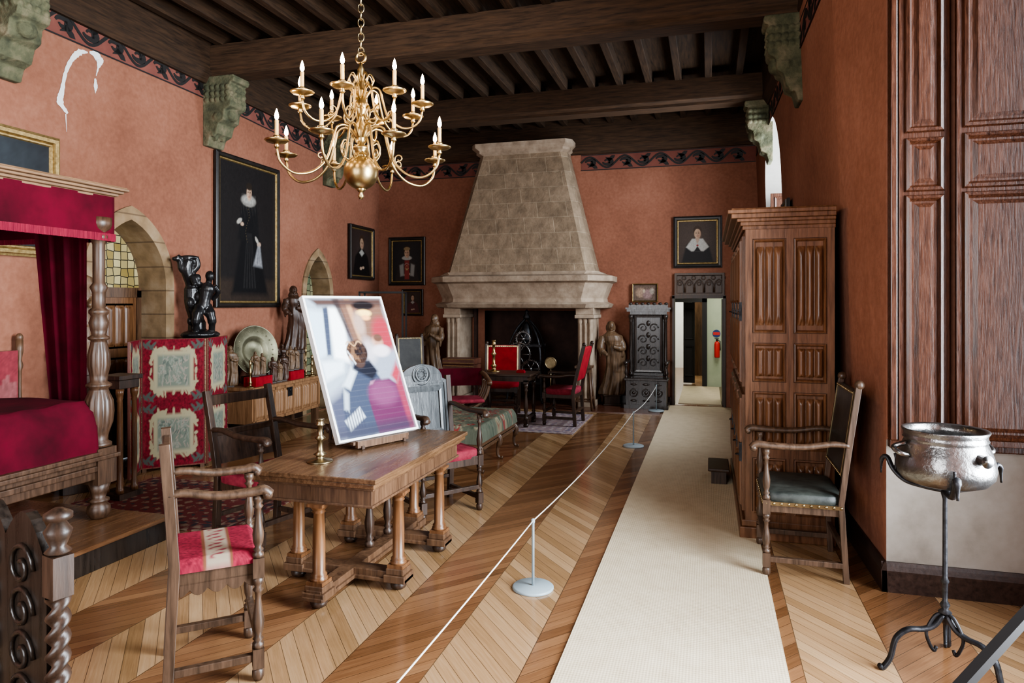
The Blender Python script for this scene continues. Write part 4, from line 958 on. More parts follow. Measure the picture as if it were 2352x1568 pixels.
for i,(x,y) in enumerate(posts):
    b=empty('barrier_post','low grey metal barrier post with round base','barrier post',(x,y,0.013 if i==3 else 0.0),group='museum barrier posts')
    MB().lathe([(.125,0),(.127,.004),(.127,.012),(.12,.018),(.0,.020)],n=40).obj('base',GREYP,b); MB().lathe([(.009,.018),(.009,.40),(.012,.405),(.012,.425),(.0,.43)],n=14).obj('pole',GREYP,b)
for i in range(3):
    a,b=posts[i],posts[i+1]; P=[(a[0]+(b[0]-a[0])*t/16,a[1]+(b[1]-a[1])*t/16,.415-.05*(1-(2*t/16-1)**2)*(.6 if i<1 else 1)) for t in range(17)]
    MB().tube(P,.0038,6).obj('rope',CORD,label='thin white cord stretched between barrier posts',cat='rope',group='museum barrier cords')
# ------------------------------------------------------------------ bed
DZ=.18
DW=wood('dais_wood',(.06,.026,.012),(.17,.085,.04),'y',rough=.25)
ds=empty('bed_dais','polished wooden platform with dark riser under the bed','platform')
mb=MB(); mb.prism([(LX(-1.5)+.05,-1.5),(-3.87,-1.5),(-3.87,4.15),(LX(4.15)+.05,4.15)],0,DZ-.03,lambda u,v,w:(u,v,w)); mb.obj('riser',VDK,ds)
mb=MB(); mb.prism([(LX(-1.5)+.05,-1.5),(-3.84,-1.5),(-3.84,4.18),(LX(4.18)+.05,4.18)],DZ-.03,DZ,lambda u,v,w:(u,v,w)); mb.obj('platform_top',DW,ds,bevel=.006)
bed=empty('canopy_bed','four-post bed with crimson velvet canopy, curtains and coverlet','bed',(-4.87,3.0,DZ))
PX=.57;PY=.97
def bedpost(x,y):
    mb=MB()
    pr=[(.045,0),(.06,.01),(.08,.05),(.075,.09),(.05,.115),(.07,.125),(.07,.14),(.045,.15),(.055,.19),(.08,.26)]
    mb.lathe(pr,c=(x,y,0),n=20); mb.box(x-.08,x+.08,y-.08,y+.08,.26,.52)
    pr=[(.06,.52),(.085,.53),(.085,.55),(.055,.57),(.065,.62),(.088,.70),(.096,.78),(.09,.86),(.065,.93),(.06,.95),(.085,.965),(.085,.98),(.055,1.0),(.06,1.05),(.073,1.12),(.07,1.2),(.055,1.28),(.05,1.3),(.072,1.31),(.072,1.325),(.046,1.34),(.055,1.38),(.066,1.43),(.05,1.48),(.066,1.50),(.066,1.52),(.043,1.54),(.044,1.65),(.06,1.69),(.04,1.72),(.041,2.0),(.05,2.03),(.06,2.05),(.06,2.07),(.045,2.08),(.055,2.10),(.075,2.12),(.085,2.15),(.085,2.2)]
    def fl_(a,z): 
        return 1+.05*math.cos(14*a)*(1 if (.66<z<.90 or 1.08<z<1.24 or 1.56<z<1.64) else 0)
    mb.lathe(pr,c=(x,y,0),n=56,fn=fl_); mb.obj('bedpost',OAKB,bed)
for x in(-PX,PX):
    for y in(-PY,PY): bedpost(x,y)
mb=MB()
for (o,z0,z1) in((.05,.30,.36),(.075,.36,.40),(.06,.40,.47),(.09,.47,.50)):
    for sg in(-1,1): mb.box(sg*PX-o,sg*PX+o,-PY+.05,PY-.05,z0,z1)
    for sg in(-1,1): mb.box(-PX+.05,PX-.05,sg*PY-o,sg*PY+o,z0,z1)
for sg in(-1,1): mb.box(sg*PX-.10,sg*PX+.10,sg*0-PY-.1,PY+.1,.44,.47)
mb.obj('side_rail',OAKB,bed,bevel=.006)
def cov(u,v):
    a=2*u-1;b=2*v-1
    X=a*(PX+.04); Y=b*(PY-.05)
    e=min((1-abs(a))*.62,(1-abs(b))); 
    z=.49+.38*min(1,e/.055)**.45 + .006*math.sin(7*Y+3*X)+.006*math.sin(23*Y+5*a)*(1 if e<.1 else .1)
    if abs(a)>.93: X+=math.copysign(.012*math.sin(14*Y+1)+.02,a)
    return (X,Y,z)
MB().grid(80,110,cov).obj('coverlet',VELV,bed,norm=False)
MB().box(-PX+.03,PX-.03,-PY+.05,PY-.05,.40,.70).obj('mattress',VELV,bed)
mb=MB()
for (o,z0,z1) in((.01,2.2,2.24),(.02,2.345,2.365),(.04,2.365,2.385),(.065,2.385,2.405),(.09,2.405,2.425),(.08,2.425,2.435)):
    mb.box(-PX-.05-o,PX+.03+o,-PY-.1,PY+.07+o,z0,z1)
mb.obj('canopy_cornice',CANOPY,bed,bevel=.004)
def sheet(pts,z0,z1,amp,fr,nz=8,taper=None):
    mb=MB(); P=[Vector((a,b,0)) for a,b in pts]; L=[0]
    for i in range(1,len(P)): L.append(L[-1]+(P[i]-P[i-1]).length)
    def at(s):
        for i in range(1,len(P)):
            if s<=L[i]+1e-6:
                t=(s-L[i-1])/(L[i]-L[i-1]); d=(P[i]-P[i-1]).normalized(); return P[i-1].lerp(P[i],t),Vector((-d.y,d.x,0))
    def fn(u,v):
        uu=u
        if taper: uu=taper(u,v)
        p,n=at(uu*L[-1]); q=p+n*(amp*math.sin(fr*u*L[-1])*(1-.3*v)+amp*.4*math.sin(fr*2.3*u*L[-1]+1)); return (q.x,q.y,z0+(z1-z0)*v)
    mb.grid(int(max(20,L[-1]*fr*2.2)),nz,fn); return mb
o_=.05
sheet([(PX+o_,-PY-.05),(PX+o_,PY+o_+.04),(-PX-o_,PY+o_+.04)],2.07,2.36,.0012,18).obj('valance',VELV,bed,norm=False)
sheet([(PX+o_+.008,-PY-.05),(PX+o_+.008,PY+o_+.048),(-PX-o_,PY+o_+.048)],2.03,2.085,.004,160,2).obj('fringe',FRINGE,bed,norm=False)
sheet([(PX-.10,PY+.0),(PX-.62,PY+.02)],.60,2.15,.03,38,14,taper=lambda u,v:u*(.60+.40*v)).obj('curtain',VELV,bed,norm=False)
MB().box(-PX,PX,-PY,PY,2.19,2.20).obj('tester',VELV,bed)
# settle behind bed
p=PT(80,40,(.22,.035,.045))
for i in range(40): p.R(i/40,i/40+.012,0,.45+.4*random.random(),(.32,.23,.20),.01,.5)
p.noise(.4)
st=empty('velvet_settle','settle with worn faded red velvet back against the wall','settle',(LX(3.9)+.13,3.9,DZ),rL)
p.obj('upholstered_back',1.35,.66,FABRIC,st,y=.03,z0=.50,x0=-.7)
MB().box(-.7,.65,.04,.07,.30,1.16).obj('back_frame',OAKM,st); MB().box(-.7,.65,-.13,.07,.26,.34).obj('seat',VELV2,st)
for x in(-.68,.68): MB().lathe(tprof(0,1.25,.03,BAL),c=(x,.05,0),n=14).sup((x,.05,1.27),(.03,.03,.04)).obj('end_post',OAKM,st)
for x in(-.66,.62): MB().lathe(tprof(0,.26,.025,BAL),c=(x,-.10,0),n=14).obj('front_leg',OAKM,st)
sp=empty('side_table','small dark side table with turned column legs','side table',(-5.12,4.95,0.009))
MB().box(-.13,.13,-.13,.13,1.06,1.10).box(-.11,.11,-.11,.11,.98,1.06).obj('tabletop',OAKD,sp,bevel=.005)
for x in(-.08,.08):
    for y in(-.08,.08): MB().lathe(tprof(.05,.98,.024,COL),c=(x,y,0),n=14).obj('leg',COLW,sp)
MB().box(-.13,.13,-.13,.13,0.0,.05).obj('base_shelf',OAKD,sp)
# ------------------------------------------------------------------ folding screen
def screen_panel(seed):
    p=PT(80,170,(.14,.008,.016)); rs=random.Random(seed)
    p.noise(.8,seed)
    for i in range(60): p.E(rs.random(),rs.random(),.02,.03,(.22,.03,.04),.6,al=.35)
    for k in(0,1):
        y0=.04+.5*k; y1=y0+.42
        for i in range(44):
            a=i/44*2*pi; cx=.5+.35*math.copysign(abs(math.cos(a))**.5,math.cos(a)); cy=(y0+y1)/2+.172*math.copysign(abs(math.sin(a))**.5,math.sin(a))
            p.E(cx,cy,.02+.035*rs.random(),.009+.014*rs.random(),(.33,.29,.18),.3,rs.random()*3)
        p.R(.19,.81,y0+.050,y1-.050,(.33,.295,.19),.025)
        p.R(.25,.75,y0+.085,y1-.085,(.15,.17,.135),.03)
        for i in range(110): p.E(.27+.46*rs.random(),y0+.10+.23*rs.random(),.028,.006,(.20+.1*rs.random(),.235,.19),.5,rs.random()*3)
        for i in range(16): p.E(.3+.4*rs.random(),y0+.12+.19*rs.random(),.03,.008,(.10,.12,.10),.5,rs.random()*3)
        for cx in(.06,.94):
            for cy in(y0+.01,y1-.005):
                for q in range(4): p.E(cx+(.05*q if cx<.5 else -.05*q)*.8,cy+.012*math.sin(q*2),.06,.014,(.07,.08,.07),.3,(.5 if cx<.5 else -.5)*(1 if q%2 else -1))
    p.R(0,.03,0,1,(.12,.03,.03),.01).R(.97,1,0,1,(.12,.03,.03),.01)
    return p
sc=empty('folding_screen','three-leaf folding screen in crimson velvet with cream appliqué','screen',(0,0,0))
P=[(-5.42,5.34),(-5.66,5.72),(-5.2,6.15),(-5.4,6.72)]
SE=wood('screen_edge',(.08,.02,.015),(.2,.06,.04))
for i in range(3):
    a=Vector((*P[i],0));b=Vector((*P[i+1],0)); L=(b-a).length; ang=math.atan2(b.y-a.y,b.x-a.x)
    lf=sub('screen_leaf',sc,(a.x,a.y,0.0),ang)
    MB().box(.005,L-.005,-.012,.012,.03,1.38).obj('leaf_frame',SE,lf,bevel=.003)
    screen_panel(i+3).obj('fabric_panel',L-.02,1.33,FABRIC,lf,y=-.0135,x0=.01,z0=.045)
    for xx in(.012,L-.012):
        n_=MB(); n_.box(xx-.004,xx+.004,-.015,-.012,.04,1.37)
        for k in range(26): n_.sup((xx,-.015,.05+1.3*k/25),(.006,.004,.006),n=6,m=4)
        n_.obj('nailhead_trim',BRASSD,lf)
    for xa in(.02,L-.06): MB().box(xa,xa+.04,-.015,.015,0,.035).obj('foot',OAKM,lf)
# ------------------------------------------------------------------ chest
cx_=LX(8.0)+.32
ch=empty('linenfold_chest','long oak chest with linenfold front against the wall','chest',(cx_,8.05,0),rL)
MB().box(-.80,.80,-.24,.24,.24,.66).obj('body',CHESTW,ch)
fpnl=MB()
for i in range(7):
    a=-.76+.217*i; fpnl.linen(a+.02,a+.20,.29,.61,-.245,.022,3); fpnl.box(a-.02,a+.018,-.262,-.24,.24,.66)
fpnl.box(.755,.80,-.262,-.24,.24,.66).box(-.8,.8,-.262,-.24,.24,.28).box(-.8,.8,-.262,-.24,.62,.66); fpnl.obj('front_panel',CHESTW,ch)
MB().box(-.84,.84,-.28,.26,.66,.70).obj('lid',CHESTW,ch,bevel=.006)
MB().box(-.05,.05,-.275,-.262,.50,.62).sup((0,-.28,.58),(.02,.012,.02)).obj('lock_plate',IRON,ch)
for x in(-.76,.76):
    for y in(-.20,.20): MB().box(x-.04,x+.04,y-.04,y+.04,0,.24).obj('leg',OAKM,ch)
CH=Matrix.Translation((cx_,8.05,.70))@Matrix.Rotation(rL,4,'Z')
def onchest(a,b,z=0): v=CH@Vector((a,b,z)); return tuple(v)
# ------------------------------------------------------------------ statues
def statue_mesh(h,seed=0,hood=True,arms='pray',lean=.05,folds=9,child=False):
    rs=random.Random(seed); mb=MB(); n=54;m=46
    key=[(0,.155),(.05,.16),(.2,.14),(.4,.125),(.55,.125),(.66,.115),(.74,.135),(.80,.13),(.835,.075),(.86,.045)]
    def rad(t):
        for (a,ra),(b,rb) in zip(key,key[1:]):
            if t<=b: u=(t-a)/(b-a); u=u*u*(3-2*u); return ra+(rb-ra)*u
        return .045
    ph=[rs.random()*6 for _ in range(4)]
    def cen(t): return (lean*h*math.sin(pi*t*1.2)*1.0, .015*h*math.sin(2*pi*t))
    vs=[];fs=[]
    for j in range(m+1):
        t=.86*j/m; r0=rad(t)*h; cx,cy=cen(t)
        for i in range(n):
            a=2*pi*i/n; fo=(1-min(1,t/.75))*.9+.12
            q=1+fo*(.12*math.sin(folds*a+ph[1]+3*t)+.08*math.sin((folds-4)*a-5*t+ph[2])+.05*math.sin(17*a+ph[3]))
            q+=.07*max(0,math.sin(6*t*3+2*a+ph[2]))*(.3<t<.7)
            vs.append((cx+r0*q*math.cos(a)*1.0,cy+r0*q*math.sin(a)*.72,t*h))
    for j in range(m):
        for i in range(n):
            k=(i+1)%n; fs.append((j*n+i,j*n+k,(j+1)*n+k,(j+1)*n+i))
    fs.append(tuple(range(n))[::-1]); fs.append(tuple(m*n+i for i in range(n)))
    mb.add(vs,fs,True)
    cx,cy=cen(.86); hz=.925*h
    mb.sup((cx,cy-.008*h,hz),(.046*h,.052*h,.068*h)); mb.sup((cx,cy-.058*h,hz-.005*h),(.009*h,.014*h,.016*h),n=8,m=6); mb.sup((cx,cy-.035*h,hz-.045*h),(.022*h,.02*h,.018*h),n=10,m=6)
    if hood: mb.sup((cx,cy+.018*h,hz+.005*h),(.062*h,.058*h,.075*h)); mb.sup((cx,cy+.02*h,.85*h),(.08*h,.06*h,.07*h))
    else:
        for k in range(9):
            a=pi*k/8; mb.sup((cx+.048*h*math.cos(a),cy+.02*h+.03*h*math.sin(a),hz-.02*h),(.022*h,.02*h,.05*h),n=8,m=6)
        mb.sup((cx,cy+.012*h,hz+.03*h),(.052*h,.052*h,.045*h))
    for sg in(-1,1):
        s_=(cx+sg*.115*h,cy,.785*h)
        if arms=='pray': e_=(cx+sg*.14*h,cy-.06*h,.62*h); hd=(cx+sg*.015*h,cy-.14*h,.69*h)
        elif arms=='hold': e_=(cx+sg*.15*h,cy-.05*h,.63*h); hd=(cx+(.02 if sg>0 else -.08)*h,cy-.13*h,(.60+.05*sg)*h)
        else: e_=(cx+sg*.15*h,cy-.03*h,.60*h); hd=(cx+sg*.10*h,cy-.12*h,.52*h)
        mb.tube(catmull([s_,e_,hd],6),[.045*h]*3+[.05*h]*4+[.042*h]*3+[.032*h,.03*h,.025*h],10)
        mb.sup(hd,(.02*h,.026*h,.03*h),n=10,m=6)
        mb.tube([e_,(e_[0],e_[1]-.01*h,e_[2]-.12*h)],[.04*h,.012*h],8)
    if child:
        mb.sup((cx+.08*h,cy-.13*h,.74*h),(.03*h,.03*h,.035*h)); mb.sup((cx+.08*h,cy-.12*h,.66*h),(.04*h,.035*h,.06*h))
    return mb
def statue(label,loc,rz,h,mat,base=None,**k):
    r=empty('statue',label,'statue',loc,rz)
    z0=0
    if base:
        bw,bh_,bm=base; mb=MB(); mb.box(-bw,bw,-bw*.8,bw*.8,0,bh_*.12); mb.box(-bw*.88,bw*.88,-bw*.7,bw*.7,bh_*.12,bh_*.86); mb.box(-bw,bw,-bw*.8,bw*.8,bh_*.86,bh_); mb.obj('pedestal',bm,r,bevel=.004); z0=bh_
    statue_mesh(h,**k).obj('figure',mat,r,loc=(0,0,z0),remesh=h*.0085); return r
statue('carved wooden saint statue in long robes on a low plinth',(-1.62,11.78,0.013),.3,1.26,STATW,(.15,.18,OAKD),seed=1,hood=False,arms='hold',lean=.06)
statue('carved wooden hooded mourning woman statue beside fireplace',(-4.66,11.2,0.013),-.1,1.13,STATW,(.17,.42,OAKD),seed=2,hood=True,arms='pray',lean=-.05)
statue('dark wooden madonna statue on plinth at the chest end',onchest(.64,.07),.9,.93,STATD,(.13,.38,OAKD),seed=4,hood=True,arms='hold',child=True)
statue('gilded wooden statue standing behind the bedpost',(-5.66,4.98,0),1.0,.92,STATW,(.12,1.26,OAKD),seed=5,hood=False,arms='down')
def redbox(a,b,w,d_,h): 
    v=onchest(a,b); MB().box(-w/2,w/2,-d_/2,d_/2,0,h).obj('red_plinth',REDBOX,label='small plinth covered in bright red cloth',cat='plinth',loc=v,rz=rL,bevel=.006)
redbox(-.54,-.15,.36,.18,.12); redbox(.24,-.15,.34,.18,.12)
F=[('small carved wooden figurine group on red plinth',-.62,-.16,.121,.30,STATW,True,'hold',True),
('small carved wooden kneeling figurine on red plinth',-.46,-.15,.121,.27,STATW,False,'pray',False),
('small carved wooden saint figurine on chest',-.27,-.18,0,.33,STATD,False,'hold',False),
('small dark carved wooden pilgrim figurine on chest',-.13,-.18,0,.27,STATW,True,'hold',False),
('small carved wooden bishop figurine on chest',.0,-.17,0,.36,STATD,True,'pray',False),
('small carved wooden virgin figurine on red plinth',.16,-.17,.121,.33,STATW,True,'hold',True),
('small carved wooden figurine with raised arms on red plinth',.31,-.16,.121,.30,STATW,False,'pray',False),
('small carved wooden figurine at the end of chest',-.76,.10,0,.50,STATW,True,'hold',False),
('dark carved wooden apostle figurine at the back of chest',.06,.12,0,.54,STATD,True,'down',False),
('dark carved wooden monk figurine at the back of chest',.24,.13,0,.50,STATD,False,'pray',False),
('dark carved wooden king figurine at the back of chest',.42,.12,0,.46,STATD,False,'hold',False)]
for i,(lb,a,b,z,h,m_,hd,ar,cd) in enumerate(F): statue(lb,onchest(a,b,z),.8,h,m_,(.048,.02,OAKD),seed=6+i,hood=hd,arms=ar,child=cd)
candlestick('brass altar candlestick on the linenfold chest',onchest(-.78,-.2),.34,.05)
candlestick('tall brass candlestick standing on the linenfold chest',onchest(.53,-.19),.42,.055)
candlestick('squat brass candlestick on the linenfold chest',onchest(.70,-.19),.3,.055)
dr_=empty('brass_dish','large embossed brass alms dish propped upright on the chest','dish',onchest(-.32,.08),math.radians(72))
dp=MB(); Mp=Matrix.Translation((0,0,.42))@Matrix.Rotation(math.radians(80),4,'X')@Matrix.Scale(.92,4)
dp.lathe([(.0,-.0),(.14,.0),(.16,.01),(.20,.05),(.22,.055),(.35,.075),(.36,.085),(.365,.075),(.35,.065),(.22,.045),(.16,0),(0,-.01)],n=48,M=Mp)
for k in range(24):
    a=2*pi*k/24; dp.sup((.285*math.cos(a),.285*math.sin(a),.066),(.012,.012,.006),n=8,m=5,M=Mp)
dp.obj('dish',nmat('aged_brass',[(.3,(.12,.115,.075)),(.7,(.25,.235,.155))],ns=9,rough=.45,metal=.8),dr_)
MB().box(-.14,.14,-.10,.06,0,.10).obj('dish_stand',OAKD,dr_,bevel=.005)
bt=empty('bronze_sculpture','black sculpture of a bound figure against a gnarled tree','sculpture',(-5.68,6.62,0),1.0)
MB().box(-.2,.2,-.2,.2,0,.1).box(-.16,.16,-.16,.16,.1,1.3).box(-.2,.2,-.2,.2,1.3,1.36).obj('pedestal',OAKD,bt,bevel=.01)
mb=MB(); 
mb.sup((0,0,.03),(.22,.16,.06))
mb.tube(catmull([(-.03,.03,0),(-.03,.04,.2),(-.08,.04,.4),(-.09,.03,.6),(-.15,.0,.78),(-.13,.0,.90)],6),[.10]*6+[.085]*12+[.065]*12+[.055],10)
mb.tube(catmull([(-.12,0,.72),(-.2,0,.78),(-.22,0,.88),(-.26,.0,.93)],5),.038,8); mb.tube(catmull([(-.1,0,.75),(-.04,0,.83),(-.06,0,.93)],5),.042,8)
mb.sup((-.12,0,.92),(.10,.06,.03)); mb.sup((-.25,0,.90),(.06,.04,.03))
ox=-.045
mb.tube(catmull([(.05+ox,-.07,.34),(.07+ox,-.08,.44),(.09+ox,-.07,.54),(.11+ox,-.06,.62)],4),[.075,.075,.07,.066,.064,.068,.075,.08,.09,.09,.088,.07,.055],12)
mb.sup((.12+ox,-.09,.71),(.048,.055,.062)); mb.tube([(.11+ox,-.07,.62),(.12+ox,-.08,.67)],.035,8)
mb.tube(catmull([(.18+ox,-.05,.60),(.23+ox,-.03,.52),(.19+ox,.04,.44)],4),.032,8); mb.tube(catmull([(.03+ox,-.05,.61),(-.06+ox,-.04,.69),(-.10,-.05,.68),(-.08,-.08,.60)],4),.030,8)
for sx,kx in((.02+ox,-.04+ox),(.09+ox,.13+ox)):
    mb.tube(catmull([(sx,-.07,.36),(kx,-.13,.21),(kx+.02,-.06,.04)],5),[.062]*4+[.05]*3+[.036]*4,10); mb.sup((kx+.02,-.1,.04),(.03,.055,.022),n=10,m=6)
for k in range(12): mb.sup((-.06+.05*math.sin(k*2.3)-.004*k,.0+.05*math.cos(k*1.7),.07*k+.05),(.045,.04,.055),n=8,m=6)
mb.obj('figure',BLACKB,bt,loc=(0,0,1.36),remesh=.009)
gc=empty('display_case','tall dark-framed glass display case in the corner','display case',(-5.35,10.6,0),.3)
mb=MB()
for x in(-.36,.36):
    for y in(-.22,.22): mb.box(x-.014,x+.014,y-.014,y+.014,.7,1.95)
for z in(.72,1.94):
    for y in(-.22,.22): mb.box(-.36,.36,y-.014,y+.014,z-.014,z+.014)
    for x in(-.36,.36): mb.box(x-.014,x+.014,-.22,.22,z-.014,z+.014)
mb.obj('case_frame',BLKP,gc); MB().box(-.38,.38,-.24,.24,0.0,.70).obj('case_base',OAKD,gc,bevel=.005)
# ------------------------------------------------------------------ daybed
db=empty('daybed','long upholstered daybed in green and red tapestry with cabriole legs','daybed',(-2.72,7.35,0),.0)
p=PT(100,150,(.10,.11,.08)); rs=random.Random(5)
for i in range(190):
    cx,cy=rs.random(),rs.random(); col=rs.choice([(.22,.03,.03),(.20,.18,.11),(.06,.085,.06),(.25,.22,.15),(.15,.04,.03)])
    R=.03+.03*rs.random(); ph0=rs.random()*6
    for j in range(7): p.E(cx+R*math.cos(ph0+j*.7),cy+R*.7*math.sin(ph0+j*.7),.013,.009,col,.5)
p.noise(.3)
DX,DY=.46,.72
def dfn(u,v):
    a=2*u-1;b=2*v-1; e=min(1-abs(a),1-abs(b)); return (a*DX,b*DY,.30+.17*min(1,e/.10)**.4)
p.obj('upholstery',1,1,FABRIC,db,fn=dfn)
mb=MB(); mb.box(-DX+.01,DX-.01,-DY+.01,DY-.01,.25,.33)
scallop(mb,-DY+.03,DY-.03,DX-.02,.26,.05,nn=6); scallop(mb,-DX+.03,DX-.03,-DY+.02,.26,.05,axis='x',nn=4); mb.obj('seat_frame',OAKM,db,bevel=.005)
for sx in(-1,1):
    for y in(-DY+.05,0,DY-.05):
        MB().tube(catmull([(sx*(DX-.05),y,.28),(sx*(DX+.0),y,.22),(sx*(DX-.03),y,.12),(sx*(DX-.02),y,.03),(sx*(DX+.03),y,.02)],5),[.035]*4+[.03]*5+[.018]*8+[.014]*3+[.02],8).obj('cabriole_leg',OAKM,db)
# ------------------------------------------------------------------ small table on far rug
ft=empty('small_table','small dark oak table with turned legs on the pale rug','table',(-2.82,9.52,.009))
MB().box(-.42,.42,-.30,.30,.715,.745).obj('tabletop',OAKDX,ft,bevel=.006)
MB().box(-.37,.37,-.25,.25,.64,.715).obj('apron',OAKD,ft)
for x in(-.34,.34):
    for y in(-.22,.22):
        mb=MB(); tleg(mb,x,y,.05,.66,.03); mb.lathe([(.03,0),(.04,.02),(.03,.05)],c=(x,y,0),n=12); mb.obj('leg',OAKD,ft)
mb=MB(); mb.box(-.34,.34,-.02,.02,.10,.14)
for x in(-.34,.34): mb.box(x-.02,x+.02,-.22,.22,.10,.14)
mb.obj('stretcher',OAKD,ft)
candlestick('tall brass candlestick on the small dark table',(-3.04,9.57,.754),.46,.10)
MB().box(-.06,.06,-.04,.04,0,.03).box(-.05,.05,-.03,.03,.03,.045).obj('small_box',REDBOX,label='tiny red box lying on the small table',cat='box',loc=(-2.60,9.47,.754),bevel=.004)
cs=empty('casket_stand','dark wooden stand with turned legs beside the fireplace','stand',(-3.98,10.75,0))
MB().box(-.32,.32,-.2,.2,.46,.50).obj('top',OAKD,cs)
for x in(-.27,.27):
    for y in(-.15,.15): MB().lathe(tprof(0,.46,.025,BAL),c=(x,y,0),n=12).obj('leg',OAKD,cs)
ca=empty('casket','brown leather travelling casket with nailhead bands','box',(-3.98,10.75,.50))
BL=nmat('brown_leather',[(.3,(.07,.025,.015)),(.7,(.16,.06,.035))],ns=6,rough=.5)
MB().box(-.28,.28,-.17,.17,0,.24).obj('body',BL,ca,bevel=.008)
MB().box(-.285,.285,-.175,.175,.245,.34).obj('lid',BL,ca,bevel=.01)
for z in(.03,.22,.27,.33):
    mb=MB(); mb.box(-.27,.27,-.178,-.170,z-.006,z+.006)
    for k in range(16): mb.sup((-.26+.52*k/15,-.178,z),(.006,.005,.006),n=6,m=4)
    mb.obj('nailhead_band',BRASS,ca)
sl=empty('pedestal_stool','tall narrow wooden stool with splayed legs by the fireplace','stool',(-1.97,11.10,.013))
MB().box(-.14,.14,-.12,.12,.68,.72).box(-.11,.11,-.09,.09,.60,.68).obj('seat',OAKM,sl,bevel=.005)
for sx in(-1,1):
    for sy in(-1,1): MB().tube([(sx*.15,sy*.13,0),(sx*.13,sy*.11,.2),(sx*.10,sy*.08,.62)],[.018,.024,.02],8).obj('leg',OAKM,sl)
for a,b in(((-.14,-.12,.15),(.14,-.12,.15)),((-.14,.12,.15),(.14,.12,.15)),((-.14,-.12,.2),(-.14,.12,.2)),((.14,-.12,.2),(.14,.12,.2))): MB().bar(a,b,.025).obj('stretcher',OAKM,sl)
# ------------------------------------------------------------------ throne
BLO=wood('black_oak',(.012,.009,.008),(.05,.036,.029),rough=.25)
th=empty('carved_throne','tall black oak throne with carved back and box seat','throne',(-1.0,11.72,.013))
mb=MB(); mb.box(-.33,.33,-.27,.22,.06,.46); mb.box(-.36,.36,-.30,.24,0,.06)
for x in(-.2,0,.2):
    mb.torus((0,0,0),.06,.012,18,6,M=Matrix.Translation((x,-.275,.26))@Mx); mb.sup((x,-.275,.26),(.03,.015,.03),n=10,m=6)
    for z in(.13,.40): mb.sup((x,-.272,z),(.06,.012,.02),n=10,m=6)
mb.obj('box_base',BLO,th)
MB().box(-.36,.36,-.30,.10,.46,.50).obj('seat',BLO,th,bevel=.008)
mb=MB(); mb.box(-.31,.31,.16,.22,.50,1.60)
for sx in(-1,1): mb.lathe(tprof(.5,1.55,.03,COL),c=(sx*.29,.14,0),n=12)
mb.frame(.40,.9,[(0,.155),(0,.135),(.03,.13),(.05,.15)],cz=1.05)
def scroll(mb,cx,cz,R,sg,y,rr=.012,turns=1.3):
    pts=[]
    for i in range(26):
        t=i/25; a=turns*2*pi*t; q=R*(1-.8*t); pts.append((cx+sg*q*math.cos(a),y,cz+q*math.sin(a)))
    mb.tube(pts,[rr*(1-.4*i/25) for i in range(26)],6)
for z in(.72,.92,1.12,1.32):
    for sg in(-1,1): scroll(mb,sg*.09,z,.08,sg,.15)
    mb.sup((0,.15,z+.08),(.035,.02,.05),n=10,m=6)
mb.obj('backrest',BLO,th)
mb=MB(); mb.box(-.36,.36,.10,.24,1.60,1.64).box(-.38,.38,.08,.24,1.64,1.67).box(-.33,.33,.14,.22,1.67,1.72); 
for k in range(7): mb.sup((-.3+.1*k,.16,1.73),(.035,.03,.03),n=10,m=6)
mb.obj('crest',BLO,th)
for sx in(-1,1):
    mb=MB(); mb.box(sx*.33-.03,sx*.33+.03,-.28,.16,.74,.78); mb.lathe(tprof(.5,.74,.028,BAL),c=(sx*.33,-.24,0),n=12); mb.sup((sx*.33,-.29,.75),(.035,.03,.035)); mb.obj('armrest',BLO,th)
# ------------------------------------------------------------------ chandelier
CX,CY=-2.32,4.26
cl=empty('chandelier','large brass two-tier chandelier with lit candle bulbs','chandelier',(CX,CY,0))
mb=MB(); mb.lathe([(.0,2.47),(.012,2.475),(.022,2.495),(.012,2.515),(.02,2.525),(.035,2.54),(.03,2.552)],n=18)
rB=.118
mb.lathe([(rB*math.cos(a)+.0005,2.658+rB*math.sin(a)) for a in [(-pi/2+pi*i/18) for i in range(1,18)]],n=36)
mb.lathe([(.06,2.765),(.045,2.78),(.03,2.80),(.055,2.82),(.055,2.835),(.025,2.85),(.035,2.90),(.055,2.93),(.04,2.98),(.02,3.02),(.03,3.05),(.052,3.09),(.055,3.13),(.03,3.16),(.022,3.19),(.045,3.21),(.045,3.225),(.02,3.25),(.03,3.30),(.015,3.34),(.025,3.37),(.012,3.40),(.01,3.42)],n=20)
mb.torus((0,0,0),.035,.010,20,8,M=Matrix.Translation((0,0,3.455))@Mx); mb.obj('central_stem',BRASS,cl)
mb=MB(); z=3.50; k=0
while z<4.56:
    M=Matrix.Translation((0,0,z))@Matrix.Rotation((k%2)*pi/2+.4,4,'Z')@Mx; mb.torus((0,0,0),.020,.005,16,6,M=M,flat=1.55); z+=.05; k+=1
mb.obj('chain',BRASSD,cl)
MB().lathe([(.02,4.50),(.06,4.535),(.065,4.55)],n=16).obj('ceiling_hook',BRASSD,cl)
def spiral(cx,cz,R,a0,turns,dirn,n=16):
    return [(cx+R*(1-.75*i/n)*math.cos(a0+dirn*2*pi*turns*i/n),0,cz+R*(1-.75*i/n)*math.sin(a0+dirn*2*pi*turns*i/n)) for i in range(n+1)]
